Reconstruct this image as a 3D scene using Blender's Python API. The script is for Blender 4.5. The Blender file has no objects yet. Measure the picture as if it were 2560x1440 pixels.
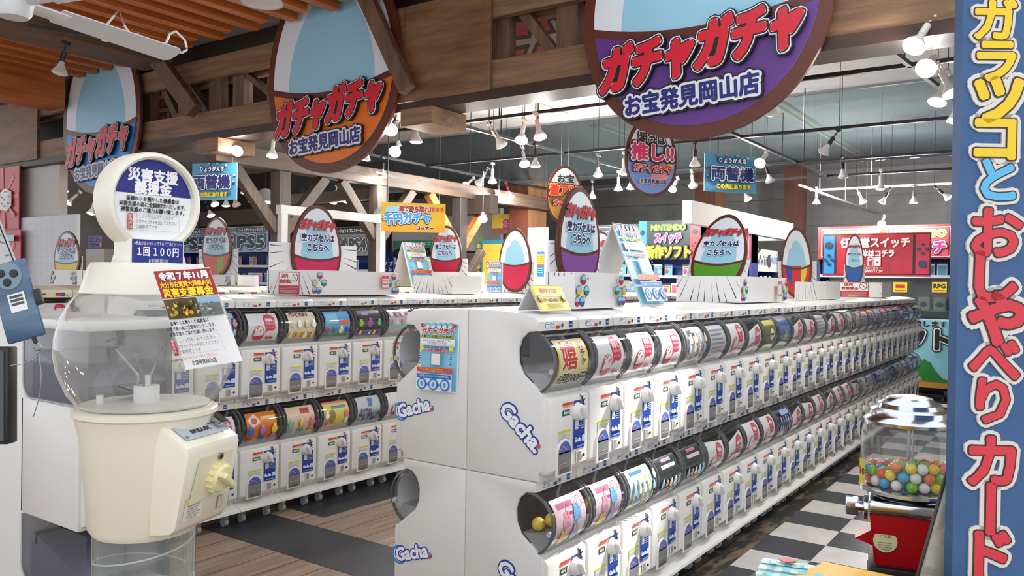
import bpy, bmesh, math, random
from mathutils import Vector, Matrix
from mathutils.geometry import delaunay_2d_cdt
random.seed(7)
SC = bpy.context.scene
COL = SC.collection
PI = math.pi
# ---------------------------------------------------------------- camera
CAMZ = 1.47
FPX = 2026.56
U3 = Vector((0.573843, 0.002021, 0.818963))     # room X axis (along the rows) in camera space (right, down, forward)
V3 = Vector((-0.818822, -0.017271, 0.573787))   # room Y axis (to the left)
W3 = Vector((0.015304, -0.999849, -0.008256))   # up
RIGHT = Vector((U3.x, V3.x, W3.x)); DOWN = Vector((U3.y, V3.y, W3.y)); FWD = Vector((U3.z, V3.z, W3.z))
cd = bpy.data.cameras.new('camera'); cam = bpy.data.objects.new('camera', cd); COL.objects.link(cam)
cd.sensor_fit = 'HORIZONTAL'; cd.sensor_width = 36.0; cd.lens = FPX / 2560 * 36.0
cd.clip_start = 0.05; cd.clip_end = 100
M = Matrix.Identity(4)
for i, a in enumerate((RIGHT, -DOWN, -FWD)):
    for r in range(3): M[r][i] = a[r]
M.translation = (0, 0, CAMZ)
cam.matrix_world = M
SC.camera = cam
# ---------------------------------------------------------------- world, exposure
wd = bpy.data.worlds.new('shop_ambient'); SC.world = wd; wd.use_nodes = True
bg = wd.node_tree.nodes['Background']; bg.inputs[0].default_value = (0.92, 0.95, 1.0, 1); bg.inputs[1].default_value = 1.42
vs = SC.view_settings
vs.view_transform = 'Standard'; vs.look = 'None'; vs.gamma = 1.0; vs.use_curve_mapping = False; vs.exposure = 0.2
cy = SC.cycles
cy.max_bounces = 6; cy.diffuse_bounces = 4; cy.glossy_bounces = 2; cy.transmission_bounces = 2; cy.transparent_max_bounces = 14
cy.caustics_reflective = False; cy.caustics_refractive = False; cy.sample_clamp_indirect = 4.0

# ---------------------------------------------------------------- helpers
def at(px, py, ax, val):
    d = RIGHT * ((px - 1280) / FPX) + DOWN * ((py - 720) / FPX) + FWD
    t = (val - (CAMZ if ax == 2 else 0)) / d[ax]
    return Vector((0, 0, CAMZ)) + d * t
def atd(px, py, dep):
    d = RIGHT * ((px - 1280) / FPX) + DOWN * ((py - 720) / FPX) + FWD
    return Vector((0, 0, CAMZ)) + d * dep

def lin(c):
    c = c / 255.0
    return c / 12.92 if c <= 0.04045 else ((c + 0.055) / 1.055) ** 2.4
_mc = {}
def paint(r, g=None, b=None, rough=.42, metal=0.0, spec=.5, name='paint'):
    if g is None: r, g, b = r
    k = (r, g, b, rough, metal, spec)
    if k in _mc: return _mc[k]
    m = bpy.data.materials.new(name); m.use_nodes = True
    p = m.node_tree.nodes['Principled BSDF']
    p.inputs['Base Color'].default_value = (lin(r), lin(g), lin(b), 1); p.inputs['Roughness'].default_value = rough
    p.inputs['Metallic'].default_value = metal; p.inputs['Specular IOR Level'].default_value = spec
    _mc[k] = m
    return m
def emit(r, g, b, s, name='lit_bulb'):
    k = ('e', r, g, b, s)
    if k in _mc: return _mc[k]
    m = bpy.data.materials.new(name); m.use_nodes = True
    p = m.node_tree.nodes['Principled BSDF']
    p.inputs['Base Color'].default_value = (.8, .8, .8, 1)
    p.inputs['Emission Color'].default_value = (lin(r), lin(g), lin(b), 1); p.inputs['Emission Strength'].default_value = s
    m.cycles.emission_sampling = 'NONE'
    _mc[k] = m
    return m
def clear(name, tint=(248, 249, 250), rough=.03, gloss=1.0, haze=0.0, hcol=(200, 200, 200)):
    m = bpy.data.materials.new(name); m.use_nodes = True
    nt = m.node_tree; nt.nodes.clear()
    out = nt.nodes.new('ShaderNodeOutputMaterial'); mx = nt.nodes.new('ShaderNodeMixShader')
    tr = nt.nodes.new('ShaderNodeBsdfTransparent'); gl = nt.nodes.new('ShaderNodeBsdfGlossy'); lw = nt.nodes.new('ShaderNodeLayerWeight'); fr = nt.nodes.new('ShaderNodeMath'); ad = nt.nodes.new('ShaderNodeMath')
    tr.inputs[0].default_value = (*[lin(c) for c in tint], 1); gl.inputs['Roughness'].default_value = rough
    gl.inputs[0].default_value = (gloss, gloss, gloss, 1)
    lw.inputs[0].default_value = .5; fr.operation = 'POWER'; fr.inputs[1].default_value = 4.0; ad.operation = 'MULTIPLY_ADD'; ad.inputs[1].default_value = .8; ad.inputs[2].default_value = .045
    nt.links.new(lw.outputs['Facing'], fr.inputs[0]); nt.links.new(fr.outputs[0], ad.inputs[0]); nt.links.new(ad.outputs[0], mx.inputs[0]); nt.links.new(tr.outputs[0], mx.inputs[1]); nt.links.new(gl.outputs[0], mx.inputs[2])
    last = mx
    if haze:
        df = nt.nodes.new('ShaderNodeBsdfDiffuse'); df.inputs[0].default_value = (*[lin(c) for c in hcol], 1)
        m2 = nt.nodes.new('ShaderNodeMixShader'); m2.inputs[0].default_value = haze
        nt.links.new(mx.outputs[0], m2.inputs[1]); nt.links.new(df.outputs[0], m2.inputs[2]); last = m2
    nt.links.new(last.outputs[0], out.inputs[0])
    return m
def wood(name, c1, c2, scale=(1, 12, 12), rough=.6, detail=5, plank=None):
    """streaky timber: noise stretched along the grain; the grain axis is the one with the small scale"""
    m = bpy.data.materials.new(name); m.use_nodes = True
    nt = m.node_tree; p = nt.nodes['Principled BSDF']; p.inputs['Roughness'].default_value = rough
    tc = nt.nodes.new('ShaderNodeTexCoord'); mp = nt.nodes.new('ShaderNodeMapping'); nz = nt.nodes.new('ShaderNodeTexNoise'); cr = nt.nodes.new('ShaderNodeValToRGB')
    mp.inputs['Scale'].default_value = scale; nz.inputs['Scale'].default_value = 1.6; nz.inputs['Detail'].default_value = detail; nz.inputs['Roughness'].default_value = .62
    nt.links.new(tc.outputs['Object'], mp.inputs[0]); nt.links.new(mp.outputs[0], nz.inputs[0]); nt.links.new(nz.outputs[0], cr.inputs[0])
    cr.color_ramp.elements[0].position = .3; cr.color_ramp.elements[1].position = .72
    cr.color_ramp.elements[0].color = (*[lin(c) for c in c1], 1); cr.color_ramp.elements[1].color = (*[lin(c) for c in c2], 1)
    nt.links.new(cr.outputs[0], p.inputs['Base Color'])
    return m
def noisy(name, c1, c2, scale=4, lo=.45, hi=.6, rough=.6, st=(1, 1, 1), spec=.4):
    m = wood(name, c1, c2, st, rough)
    for n in m.node_tree.nodes:
        if n.type == 'TEX_NOISE': n.inputs['Scale'].default_value = scale
        if n.type == 'VALTORGB': n.color_ramp.elements[0].position = lo; n.color_ramp.elements[1].position = hi
    m.node_tree.nodes['Principled BSDF'].inputs['Specular IOR Level'].default_value = spec
    return m

class MB:
    """collects shapes; build() links them as ONE mesh object"""
    def __init__(s): s.v = []; s.f = []; s.mi = []; s.mats = []
    def m(s, mat):
        if mat not in s.mats: s.mats.append(mat)
        return s.mats.index(mat)
    def add(s, vs, fs, mat, T=None):
        o = len(s.v); k = s.m(mat)
        s.v += [tuple(T @ Vector(v)) for v in vs] if T is not None else vs if type(vs) is list else list(vs)
        for f in fs: s.f.append([o + i for i in f]); s.mi.append(k)
        return s
    def bm(s, bm, mat, T=None):
        bm.verts.index_update()
        s.add([v.co[:] for v in bm.verts], [[v.index for v in f.verts] for f in bm.faces], mat, T); bm.free(); return s
    def box(s, x0, x1, y0, y1, z0, z1, mat, bev=0, seg=2, T=None):
        if not bev:
            vs = [(x, y, z) for x in (x0, x1) for y in (y0, y1) for z in (z0, z1)]
            return s.add(vs, [(0, 1, 3, 2), (4, 6, 7, 5), (0, 4, 5, 1), (2, 3, 7, 6), (0, 2, 6, 4), (1, 5, 7, 3)], mat, T)
        b = bmesh.new(); bmesh.ops.create_cube(b, size=1)
        for v in b.verts: v.co = ((x0 + x1) / 2 + v.co.x * (x1 - x0), (y0 + y1) / 2 + v.co.y * (y1 - y0), (z0 + z1) / 2 + v.co.z * (z1 - z0))
        bmesh.ops.bevel(b, geom=b.edges[:], offset=bev, segments=seg, affect='EDGES', profile=.5)
        return s.bm(b, mat, T)
    def prism(s, pts, ax, a, b, mat, bev=0, T=None, seg=2):
        """polygon pts swept along axis ax from a to b: ax 'x' pts=(y,z), 'y' pts=(x,z), 'z' pts=(x,y)"""
        def q(p, t): return (t, p[0], p[1]) if ax == 'x' else (p[0], t, p[1]) if ax == 'y' else (p[0], p[1], t)
        n = len(pts); vs = [q(p, a) for p in pts] + [q(p, b) for p in pts]
        fs = [list(range(n))[::-1], list(range(n, 2 * n))] + [(i, (i + 1) % n, n + (i + 1) % n, n + i) for i in range(n)]
        if not bev: return s.add(vs, fs, mat, T)
        bb = bmesh.new(); vv = [bb.verts.new(v) for v in vs]
        ff = [bb.faces.new([vv[i] for i in f]) for f in fs]
        ed = list({e for f in ff[:2] for e in f.edges})
        bmesh.ops.recalc_face_normals(bb, faces=bb.faces[:])
        bmesh.ops.bevel(bb, geom=ed, offset=bev, segments=seg, affect='EDGES', profile=.5)
        return s.bm(bb, mat, T)
    def lathe(s, prof, mat, n=32, T=None, a0=0, a1=2 * PI):
        full = abs(a1 - a0 - 2 * PI) < 1e-6; k = n if full else n + 1
        vs = [(r * math.cos(a0 + (a1 - a0) * i / n), r * math.sin(a0 + (a1 - a0) * i / n), z) for (r, z) in prof for i in range(k)]
        fs = []
        for j in range(len(prof) - 1):
            for i in range(n):
                i2 = (i + 1) % k
                a, b, c, d = j * k + i, j * k + i2, (j + 1) * k + i2, (j + 1) * k + i
                if prof[j][0] < 1e-7: fs.append((a, c, d))
                elif prof[j + 1][0] < 1e-7: fs.append((a, b, c))
                else: fs.append((a, b, c, d))
        return s.add(vs, fs, mat, T)
    def cyl(s, p0, p1, r, mat, n=12, r1=None):
        p0 = Vector(p0); p1 = Vector(p1); d = p1 - p0; r1 = r if r1 is None else r1
        T = Matrix.Translation(p0) @ d.to_track_quat('Z', 'Y').to_matrix().to_4x4()
        return s.lathe([(0, 0), (r, 0), (r1, d.length), (0, d.length)], mat, n, T)
    def tube(s, path, r, mat, n=6):
        path = [Vector(p) for p in path]; vs = []; fs = []
        for i, p in enumerate(path):
            d = (path[min(i + 1, len(path) - 1)] - path[max(i - 1, 0)]).normalized()
            q = d.to_track_quat('Z', 'Y').to_matrix()
            for k in range(n): vs.append(p + q @ Vector((r * math.cos(2 * PI * k / n), r * math.sin(2 * PI * k / n), 0)))
        for i in range(len(path) - 1):
            for k in range(n): fs.append((i * n + k, i * n + (k + 1) % n, (i + 1) * n + (k + 1) % n, (i + 1) * n + k))
        fs += [list(range(n))[::-1], list(range((len(path) - 1) * n, len(path) * n))]
        return s.add(vs, fs, mat)
    def ball(s, c, r, mat, n=16, sz=(1, 1, 1)):
        return s.lathe([(r * math.sin(PI * j / (n // 2)), -r * math.cos(PI * j / (n // 2))) for j in range(n // 2 + 1)], mat, n, Matrix.Translation(c) @ Matrix.Diagonal((*sz, 1)))
    def build(s, name, parent=None, ang=35, recalc=False):
        me = bpy.data.meshes.new(name); me.from_pydata(s.v, [], s.f)
        for m in s.mats: me.materials.append(m)
        me.polygons.foreach_set('material_index', s.mi)
        if recalc:
            b = bmesh.new(); b.from_mesh(me); bmesh.ops.recalc_face_normals(b, faces=b.faces[:]); b.to_mesh(me); b.free()
        if ang:
            me.polygons.foreach_set('use_smooth', [True] * len(me.polygons)); me.set_sharp_from_angle(angle=math.radians(ang))
        me.update()
        o = bpy.data.objects.new(name, me); COL.objects.link(o)
        if parent: o.parent = parent
        return o
def tag(o, label, cat, group=None, kind=None):
    o['label'] = label; o['category'] = cat
    if group: o['group'] = group
    if kind: o['kind'] = kind
    return o
def struct(o):
    o['kind'] = 'structure'; return o
def thing(name, label, cat, loc=(0, 0, 0), rotz=0, group=None):
    o = bpy.data.objects.new(name, None); o.empty_display_size = .1; COL.objects.link(o)
    o.location = loc; o.rotation_euler = (0, 0, rotz)
    return tag(o, label, cat, group)
_kids = {}
def dup(root, loc, rot, label, skip=(), group=None, swap=None):
    """a copy of a thing with copies of its parts and sub-parts; swap = {part name: mesh}"""
    if root.name not in _kids: _kids[root.name] = [(c, list(c.children)) for c in root.children]
    r = root.copy(); COL.objects.link(r); r.location = loc
    r.rotation_euler = rot if hasattr(rot, '__len__') else (0, 0, rot)
    r['label'] = label
    if group: r['group'] = group
    for ch, gs in _kids[root.name]:
        base = ch.name.split('.')[0]
        if base in skip: continue
        c = ch.copy(); COL.objects.link(c); c.parent = r
        if swap and base in swap: c.data = swap[base]
        for g in gs:
            d = g.copy(); COL.objects.link(d); d.parent = c
    return r

# ---------------------------------------------------------------- printed art: layered flat shapes and lettering
_gl = {}
TSC = bpy.data.scenes.new('lettering')      # scratch scene where lettering outlines are made
def glyphs(s, res):
    k = (s, res)
    if k in _gl: return _gl[k]
    cu = bpy.data.curves.new('t', 'FONT'); cu.body = s; cu.size = 1; cu.resolution_u = res
    o = bpy.data.objects.new('t', cu); TSC.collection.objects.link(o); vl = TSC.view_layers[0]; vl.update()
    me = bpy.data.meshes.new_from_object(o.evaluated_get(vl.depsgraph))
    bpy.data.objects.remove(o); bpy.data.curves.remove(cu)
    vs = [(round(v.co.x, 5), round(v.co.y, 5)) for v in me.vertices]
    tris = [[vs[i] for i in p.vertices] for p in me.polygons]
    cnt = {}
    for q in tris:
        for i in range(len(q)):
            a, b = q[i], q[(i + 1) % len(q)]; e = (a, b) if a < b else (b, a)
            cnt[e] = cnt.get(e, 0) + 1
    eds = [e for e, n in cnt.items() if n == 1 and e[0] != e[1]]
    bpy.data.meshes.remove(me)
    nb = {}
    for a, b in eds: nb.setdefault(a, []).append(b); nb.setdefault(b, []).append(a)
    seen = set(); loops = []
    for st in nb:
        if st in seen: continue
        lp = [st]; seen.add(st); cur = st
        while True:
            nx = next((q for q in nb[cur] if q not in seen), None)
            if nx is None: break
            lp.append(nx); seen.add(nx); cur = nx
        loops.append(lp)
    eds = loops
    xs = [v[0] for v in vs] or [0]; ys = [v[1] for v in vs] or [0]
    _gl[k] = (tris, eds, min(xs), max(xs), min(ys), max(ys))
    return _gl[k]
_un = {}
class Tri(list):
    """triangles as point lists, keeping the shared points"""
    def __init__(s, v, t): s.v = v; s.t = t; list.__init__(s, [[v[i] for i in q] for q in t])
def union(L):
    """one non-overlapping triangulation of all the polygons of a layer, and its outline"""
    co = []; fs = []
    for q in L:
        ar = sum(q[i - 1][0] * q[i][1] - q[i][0] * q[i - 1][1] for i in range(len(q)))
        if abs(ar) < 1e-12: continue
        q = q if ar > 0 else q[::-1]
        fs.append(list(range(len(co), len(co) + len(q)))); co += [Vector((a * 100, b * 100)) for a, b in q]
    r = delaunay_2d_cdt(co, [], fs, 1, 1e-5)
    v = [(p.x / 100, p.y / 100) for p in r[0]]
    cnt = {}; tri = [t for t, o in zip(r[2], r[5]) if o]
    for t in tri:
        for i in range(len(t)):
            e = (t[i], t[(i + 1) % len(t)])
            if (e[1], e[0]) in cnt: del cnt[(e[1], e[0])]
            else: cnt[e] = 1
    return Tri(v, tri), [(v[a], v[b]) for a, b in cnt]
def capsule(p, q, d, n=3):
    a = math.atan2(q[1] - p[1], q[0] - p[0]); out = []
    for i in range(n + 1):
        t = a - PI / 2 + PI * i / n; out.append((q[0] + d * math.cos(t), q[1] + d * math.sin(t)))
    for i in range(n + 1):
        t = a + PI / 2 + PI * i / n; out.append((p[0] + d * math.cos(t), p[1] + d * math.sin(t)))
    return out
def stroke(loops, d, n):
    out = []
    for lp in loops:
        k = [lp[0]]
        for q in lp[1:]:
            if math.hypot(q[0] - k[-1][0], q[1] - k[-1][1]) > .45 * d: k.append(q)
        out += [capsule(k[i - 1], k[i], d, n) for i in range(len(k))]
    return out
def clipv(poly, lo, hi):
    for sgn, lim in ((1, lo), (-1, hi)):
        out = []
        for i in range(len(poly)):
            a, b = poly[i], poly[(i + 1) % len(poly)]
            da, db = sgn * (a[1] - lim), sgn * (b[1] - lim)
            if da >= 0: out.append(a)
            if (da > 0 > db) or (da < 0 < db):
                t = da / (da - db); out.append((a[0] + (b[0] - a[0]) * t, lim))
        poly = out
        if len(poly) < 3: return None
    return poly
class P:
    def __init__(s, eps=.0005, rough=.35): s.it = []; s.w = 0.0; s.eps = eps; s.rough = rough
    def polys(s, L, col, thick=0, un=True, ed=None):
        m = col if isinstance(col, bpy.types.Material) else paint(col, rough=s.rough, name='print_ink')
        if ed: pass
        elif len(L) > 1 and (un or thick): L, ed = union(L)
        elif thick: ed = [(L[0][i - 1], L[0][i]) for i in range(len(L[0]))]
        s.w += max(s.eps, thick); s.it.append((L, m, s.w, (thick, ed) if thick else None)); return s
    def poly(s, pts, col, thick=0): return s.polys([pts], col, thick)
    def rect(s, x0, y0, x1, y1, col): return s.poly([(x0, y0), (x1, y0), (x1, y1), (x0, y1)], col)
    def ell(s, cx, cy, rx, ry, col, n=28, a0=0, a1=2 * PI):
        return s.poly([(cx + rx * math.cos(a0 + (a1 - a0) * i / n), cy + ry * math.sin(a0 + (a1 - a0) * i / n)) for i in range(n if a1 - a0 > 6.2 else n + 1)], col)
    def lines(s, L, wd, col): return s.polys([capsule(p, q, wd / 2, 2) for p, q in L], col)
    def frame(s, x0, y0, x1, y1, t, col):
        c = [(x0, y0), (x1, y0), (x1, y1), (x0, y1)]
        return s.lines([(c[i], c[(i + 1) % 4]) for i in range(4)], t, col)
    def text(s, t, x, y, h, col, al='c', w=None, bold=0, sh=0, ol=(), res=2, thick=0, rot=0, sy=1):
        """h = glyph size; ol = outlines from outside in: (width, colour); w fits the width"""
        if h < .022: res = 1
        tr, ed, x0, x1, y0, y1 = glyphs(t, res)
        W = (x1 - x0) * h; sx = (w / W) if w else 1.0
        W *= sx; dx = {'c': -W / 2, 'l': 0, 'r': -W}[al]
        ca, sa = math.cos(rot), math.sin(rot); ym = (y0 + y1) / 2
        def T(p):
            a = (p[0] - x0) * h * sx + dx + sh * (p[1] - ym) * h; b = (p[1] - ym) * h * sy
            return (x + a * ca - b * sa, y + a * sa + b * ca)
        tr = [[T(p) for p in q] for q in tr]; ed = [[T(q) for q in lp] for lp in ed]
        key = (t, res, round(h, 6), w, sh, rot, sy, al)
        def lay(d, tag_):
            k = key + (round(d, 7), tag_)
            if k not in _un: _un[k] = (lambda r: ([(a - x, b - y) for a, b in r[0].v], r[0].t, [((a[0] - x, a[1] - y), (b[0] - x, b[1] - y)) for a, b in r[1]]))(union(stroke(ed, d, 3 if h > .08 and tag_ else 2) + tr))
            v, q, e = _un[k]
            return Tri([(a + x, b + y) for a, b in v], q), [((a[0] + x, a[1] + y), (b[0] + x, b[1] + y)) for a, b in e]
        for i, (d, c) in enumerate(ol):
            L, e = lay(d, 1); s.polys(L, c, thick if i == 0 else 0, ed=e)
        if bold: s.polys(lay(bold, 0)[0], col, un=False)
        else: s.polys(tr, col, un=False)
        return s
    def vtext(s, t, x, ytop, h, col, step=1.1, **k):
        for i, ch in enumerate(t): s.text(ch, x, ytop - h * (.5 + i * step), h, col, **k)
        return s
    def rays(s, x0, y0, x1, y1, cx, cy, n, col=(40, 40, 45), seed=1, r0=.55, wd=.022, a0=0, a1=2 * PI):
        """comic burst lines pointing at (cx,cy), clipped to the rectangle"""
        rnd = random.Random(seed); L = []
        R = math.hypot(x1 - x0, y1 - y0)
        for i in range(n):
            a = a0 + (a1 - a0) * (i + rnd.uniform(-.3, .3)) / n; k = rnd.uniform(.5, 1.0) * wd; r = R * r0 * rnd.uniform(.5, .75)
            tri = [(cx + r * math.cos(a), cy + r * math.sin(a)), (cx + R * math.cos(a - k), cy + R * math.sin(a - k)), (cx + R * math.cos(a + k), cy + R * math.sin(a + k))]
            tri = clipv(tri, y0, y1)
            if tri:
                tri = clipv([(b, a_) for a_, b in tri], x0, x1)
                if tri: L.append([(b, a_) for a_, b in tri])
        if L: s.polys(L, col)
        return s
    def capball(s, x, y, r, col):
        s.ell(x, y, r * 1.12, r * 1.12, (60, 50, 60), 18); s.ell(x, y, r, r, (150, 205, 225), 18)
        s.ell(x, y, r, r, col, 9, PI, 2 * PI); return s
    def put(s, mb, fn, band=None):
        for L, m, w, th in s.it:
            vs = []; fs = []
            if isinstance(L, Tri) and not band: vs = [fn(a, b, w) for a, b in L.v]; fs = list(L.t); L = ()
            for poly in L:
                if band:
                    v0 = min(p[1] for p in poly); v1 = max(p[1] for p in poly)
                    ks = range(int(math.floor(v0 / band)), int(math.floor((v1 - 1e-9) / band)) + 1)
                    ps = [q for q in (clipv(poly, k * band, (k + 1) * band) for k in ks) if q] if len(ks) > 1 else [poly]
                else: ps = [poly]
                for q in ps:
                    o = len(vs); vs += [fn(a, b, w) for a, b in q]; fs.append(list(range(o, o + len(q))))
            for a, b in (th[1] if th else ()):
                o = len(vs); vs += [fn(*a, w), fn(*b, w), fn(*b, w - th[0]), fn(*a, w - th[0])]; fs.append([o, o + 1, o + 2, o + 3])
            mb.add(vs, fs, m)
        return mb
def plane_fn(origin, ux, uy, n=None):
    o = Vector(origin); ux = Vector(ux).normalized(); uy = Vector(uy).normalized(); n = ux.cross(uy).normalized() if n is None else Vector(n)
    return lambda a, b, w: o + ux * a + uy * b + n * w
FX = lambda o: plane_fn(o, (0, -1, 0), (0, 0, 1))     # faces -X (towards the entrance)
FY = lambda o: plane_fn(o, (1, 0, 0), (0, 0, 1))      # faces -Y
LOC = plane_fn((0, 0, 0), (1, 0, 0), (0, 0, 1))       # local: faces -Y
def ordn(n): return {1: 'nearest', 2: 'second', 3: 'third'}.get(n, str(n) + ('st' if n % 10 == 1 and n != 11 else 'nd' if n % 10 == 2 and n != 12 else 'rd' if n % 10 == 3 and n != 13 else 'th'))
# shared paints
WHITE = paint(226, 224, 219, rough=.32, name='white_plastic')
CREAM = paint(226, 217, 190, rough=.35, name='cream_plastic')
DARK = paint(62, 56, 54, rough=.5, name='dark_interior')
BLACK = paint(22, 22, 24, rough=.45, name='black_plastic')
GREY = paint(120, 120, 122, rough=.4, name='grey_plastic')
LGREY = paint(175, 176, 178, rough=.4, name='light_grey_plastic')
CHROME = paint(205, 207, 210, rough=.16, metal=1.0, name='chrome')
STEEL = paint(150, 152, 155, rough=.35, metal=1.0, name='steel')
CLEAR = clear('clear_plastic')
INK = (30, 40, 110); RED = (200, 30, 50); BRN = (92, 44, 32)
# ================================================================= the setting
WCEIL = noisy('ceiling_board', (196, 193, 192), (204, 201, 200), 1.5, .4, .6, .8)
def build_floor():
    m = MB()
    plank = wood('worn_brown_planks', (124, 104, 88), (176, 152, 130), (1.2, 16, 1), .45)
    slate = noisy('black_vinyl', (46, 47, 52), (58, 60, 66), 5, .35, .7, .38, (1, 3, 1))
    worn = noisy('worn_black_vinyl', (38, 36, 35), (108, 92, 72), 3.2, .5, .60, .5, (1.1, 3.2, 1))
    wt = noisy('white_vinyl_tile', (196, 190, 184), (212, 206, 200), 4, .4, .6, .3); bt = noisy('black_vinyl_tile', (50, 53, 58), (60, 63, 68), 6, .3, .7, .3)
    m.box(-4, 19, -4, 19, -.2, 0, plank)
    def q(x0, x1, y0, y1, mat, z=.0015): m.add([(x0, y0, z), (x1, y0, z), (x1, y1, z), (x0, y1, z)], [(0, 1, 2, 3)], mat)
    for i in range(24):                                    # plank joints
        y = 2.36 + i * .19; q(0, 8, y, y + .003, paint(60, 46, 36), .0012)
    q(2.84, 3.27, 2.3, 4.2, slate); q(3.42, 3.78, 3.78, 4.6, slate); q(3.78, 12.5, 3.77, 4.6, slate); q(1.0, 2.0, 2.3, 4.2, slate)
    q(1.4, 19, 1.47, 2.0, worn)
    t = .3225
    for i in range(-6, 44):
        for j in range(0, 9):
            x0 = 4.455 + t * i; y1 = 1.475 - t * j
            q(x0, x0 + t, y1 - t, y1, wt if (i + j) % 2 else bt, .002)
    q(12.6, 19, .2, 19, slate, .003)
    o = struct(m.build('floor', ang=0))
build_floor()
m = MB(); m.box(4.95, 19, -4, 19, 4.0, 4.1, WCEIL); struct(m.build('ceiling', ang=0))
backm = noisy('back_wall_paint', (150, 149, 146), (160, 158, 155), 2, .4, .6, .8)
m = MB(); m.box(18.5, 18.7, -4, 19, 0, 4.0, backm)
for z in (2.2, 2.8, 3.4): m.box(18.49, 18.5, -4, 19, z, z + .02, paint(120, 118, 116))
struct(m.build('wall_back', ang=0))
m = MB(); m.box(3.6, 18.5, -2.8, -2.6, 0, 4.0, backm); struct(m.build('wall_right', ang=0))
m = MB(); m.box(4.95, 18.5, 18.8, 19, 0, 4.0, backm); struct(m.build('wall_left', ang=0))
# white partition with brick-pattern dado at the far left
pw = paint(205, 203, 199, rough=.7); m = MB()
m.box(5.1, 5.2, 10.57, 14, 0, 2.92, pw)
struct(m.build('wall_partition', ang=0))
o = MB(); bm_ = paint(206, 207, 211, rough=.4)
yb0, yb1 = 9.93, 11.3
o.box(5.0, 5.04, yb0, 11.95, 0, 2.2, bm_)
p = P(.001); L = []
for r in range(13):
    z = 2.2 - r * .085; L.append(((-.0, z), (2.0, z)))
    for k in range(7):
        x = .28 * k + (.14 if r % 2 else 0); L.append(((x, z), (x, z - .085)))
p.lines(L, .004, (192, 193, 198)); p.put(o, plane_fn((5.0, 11.93, 0), (0, -1, 0), (0, 0, 1)))
tag(o.build('partition_panel', ang=0), 'white brick-pattern panel standing before the white wall far left', 'panel')
# slatted orange timber ceiling at the upper left
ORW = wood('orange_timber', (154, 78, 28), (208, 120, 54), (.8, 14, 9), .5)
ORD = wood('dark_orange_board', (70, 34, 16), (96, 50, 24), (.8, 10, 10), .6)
DKW = wood('dark_timber', (76, 54, 40), (112, 84, 62), (.9, 10, 10), .6)
TRY = wood('truss_timber_lengthwise', (98, 70, 48), (150, 114, 82), (10, .8, 12), .6)
TRZ = wood('truss_timber_upright', (74, 52, 38), (122, 92, 68), (10, 10, .9), .6)
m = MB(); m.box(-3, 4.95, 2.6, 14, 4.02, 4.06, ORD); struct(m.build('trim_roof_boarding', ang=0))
JY = [6.39 + .265 * k for k in range(-9, 5)] + [8.75 + .3 * k for k in range(4)] + [11.3, 11.75]
for k, y in enumerate(JY):
    m = MB(); m.box(-2.5, 4.9 if y > 8 else 4.75 + (.12 if k % 2 else 0), y - .05, y + .05, 3.79, 4.02, ORW, .006, 1)
    struct(m.build('trim_joist'))
for y0, y1, z0, mat in ((7.75, 8.25, 3.66, DKW), (9.95, 10.35, 3.46, ORW), (10.4, 11.0, 3.6, DKW)):
    m = MB(); m.box(-2.5, 4.86, y0, y1, z0, 4.02, mat, .01, 1); struct(m.build('trim_tie_beam'))

# ================================================================= timber truss across the hall
t = thing('timber_truss', 'brown timber truss spanning the hall above the capsule machines', 'truss', (5.0, 3.5, 2.94))
def tp(name, mb, lab=None):
    o = mb.build(name, t); o.matrix_parent_inverse = Matrix.Translation((-5.0, -3.5, -2.94))
    if lab: o['label'] = lab
    return o
for z0, z1 in ((2.94, 3.165), (3.49, 3.71)):
    m = MB(); m.box(5.0, 5.07, -1.2, 14, z0, z1, TRY, .005, 1); tp('chord', m)
    m = MB(); m.box(5.2, 5.27, -1.2, 14, z0, z1, TRY, .005, 1); tp('chord', m)
m = MB(); m.box(4.985, 5.28, -1.2, 14, 2.86, 2.94, wood('dark_runner', (44, 26, 18), (66, 40, 28), (10, .8, 10), .5)); tp('bottom_runner', m)
for y in [2.0, at(1425, 80, 0, 5.13).y, at(1256, 90, 0, 5.13).y, 6.95, 7.35, 7.9, 8.6, 9.2, 9.8, 10.3]:
    m = MB(); m.box(5.08, 5.19, y - .09, y + .09, 3.0, 3.7, TRZ, .004, 1); tp('post', m)
for (y0, y1) in ((at(1312, 40, 0, 5.13).y, at(1395, 130, 0, 5.13).y), (2.3, 2.78), (6.9, 6.3), (7.85, 7.45), (8.3, 8.0), (9.7, 9.25)):
    m = MB(); d = .05
    m.prism([(y0 - d, 3.52), (y0 + d, 3.52), (y1 + d, 3.14), (y1 - d, 3.14)], 'x', 5.09, 5.17, TRZ); tp('brace', m)
for k, (y0, y1) in enumerate(((3.72, 4.6), (4.605, 5.9), (10.88, 12.0))):
    m = MB(); m.box(4.965, 5.0, y0, y1, 2.93, 3.72, wood('board_%d' % k, (92, 62, 40), (142, 102, 68), (10, 1.0, 7), .55), .004, 1)
    for z in (3.06, 3.32, 3.6):
        m.cyl((4.966, y0 + .06, z), (4.962, y0 + .06, z), .007, STEEL, 8)
    tp('cladding_board', m)
def strut(a, b, wd=.09, th=.09, mat=None):
    """squared timber between two points"""
    a = Vector(a); b = Vector(b); q = (b - a).to_track_quat('Z', 'X').to_matrix().to_4x4(); L = (b - a).length
    m = MB(); m.box(-wd / 2, wd / 2, -th / 2, th / 2, 0, L, mat or TRZ, .004, 1, T=Matrix.Translation(a) @ q); return m
tp('raking_strut', strut(at(900, -40, 0, 4.82), at(1020, 225, 0, 4.88), .13, .09), 'square timber strut in front of the orange egg sign')
tp('raking_strut', strut(at(375, 122, 0, 4.75), at(487, 278, 0, 4.90), .16, .12))
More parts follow.
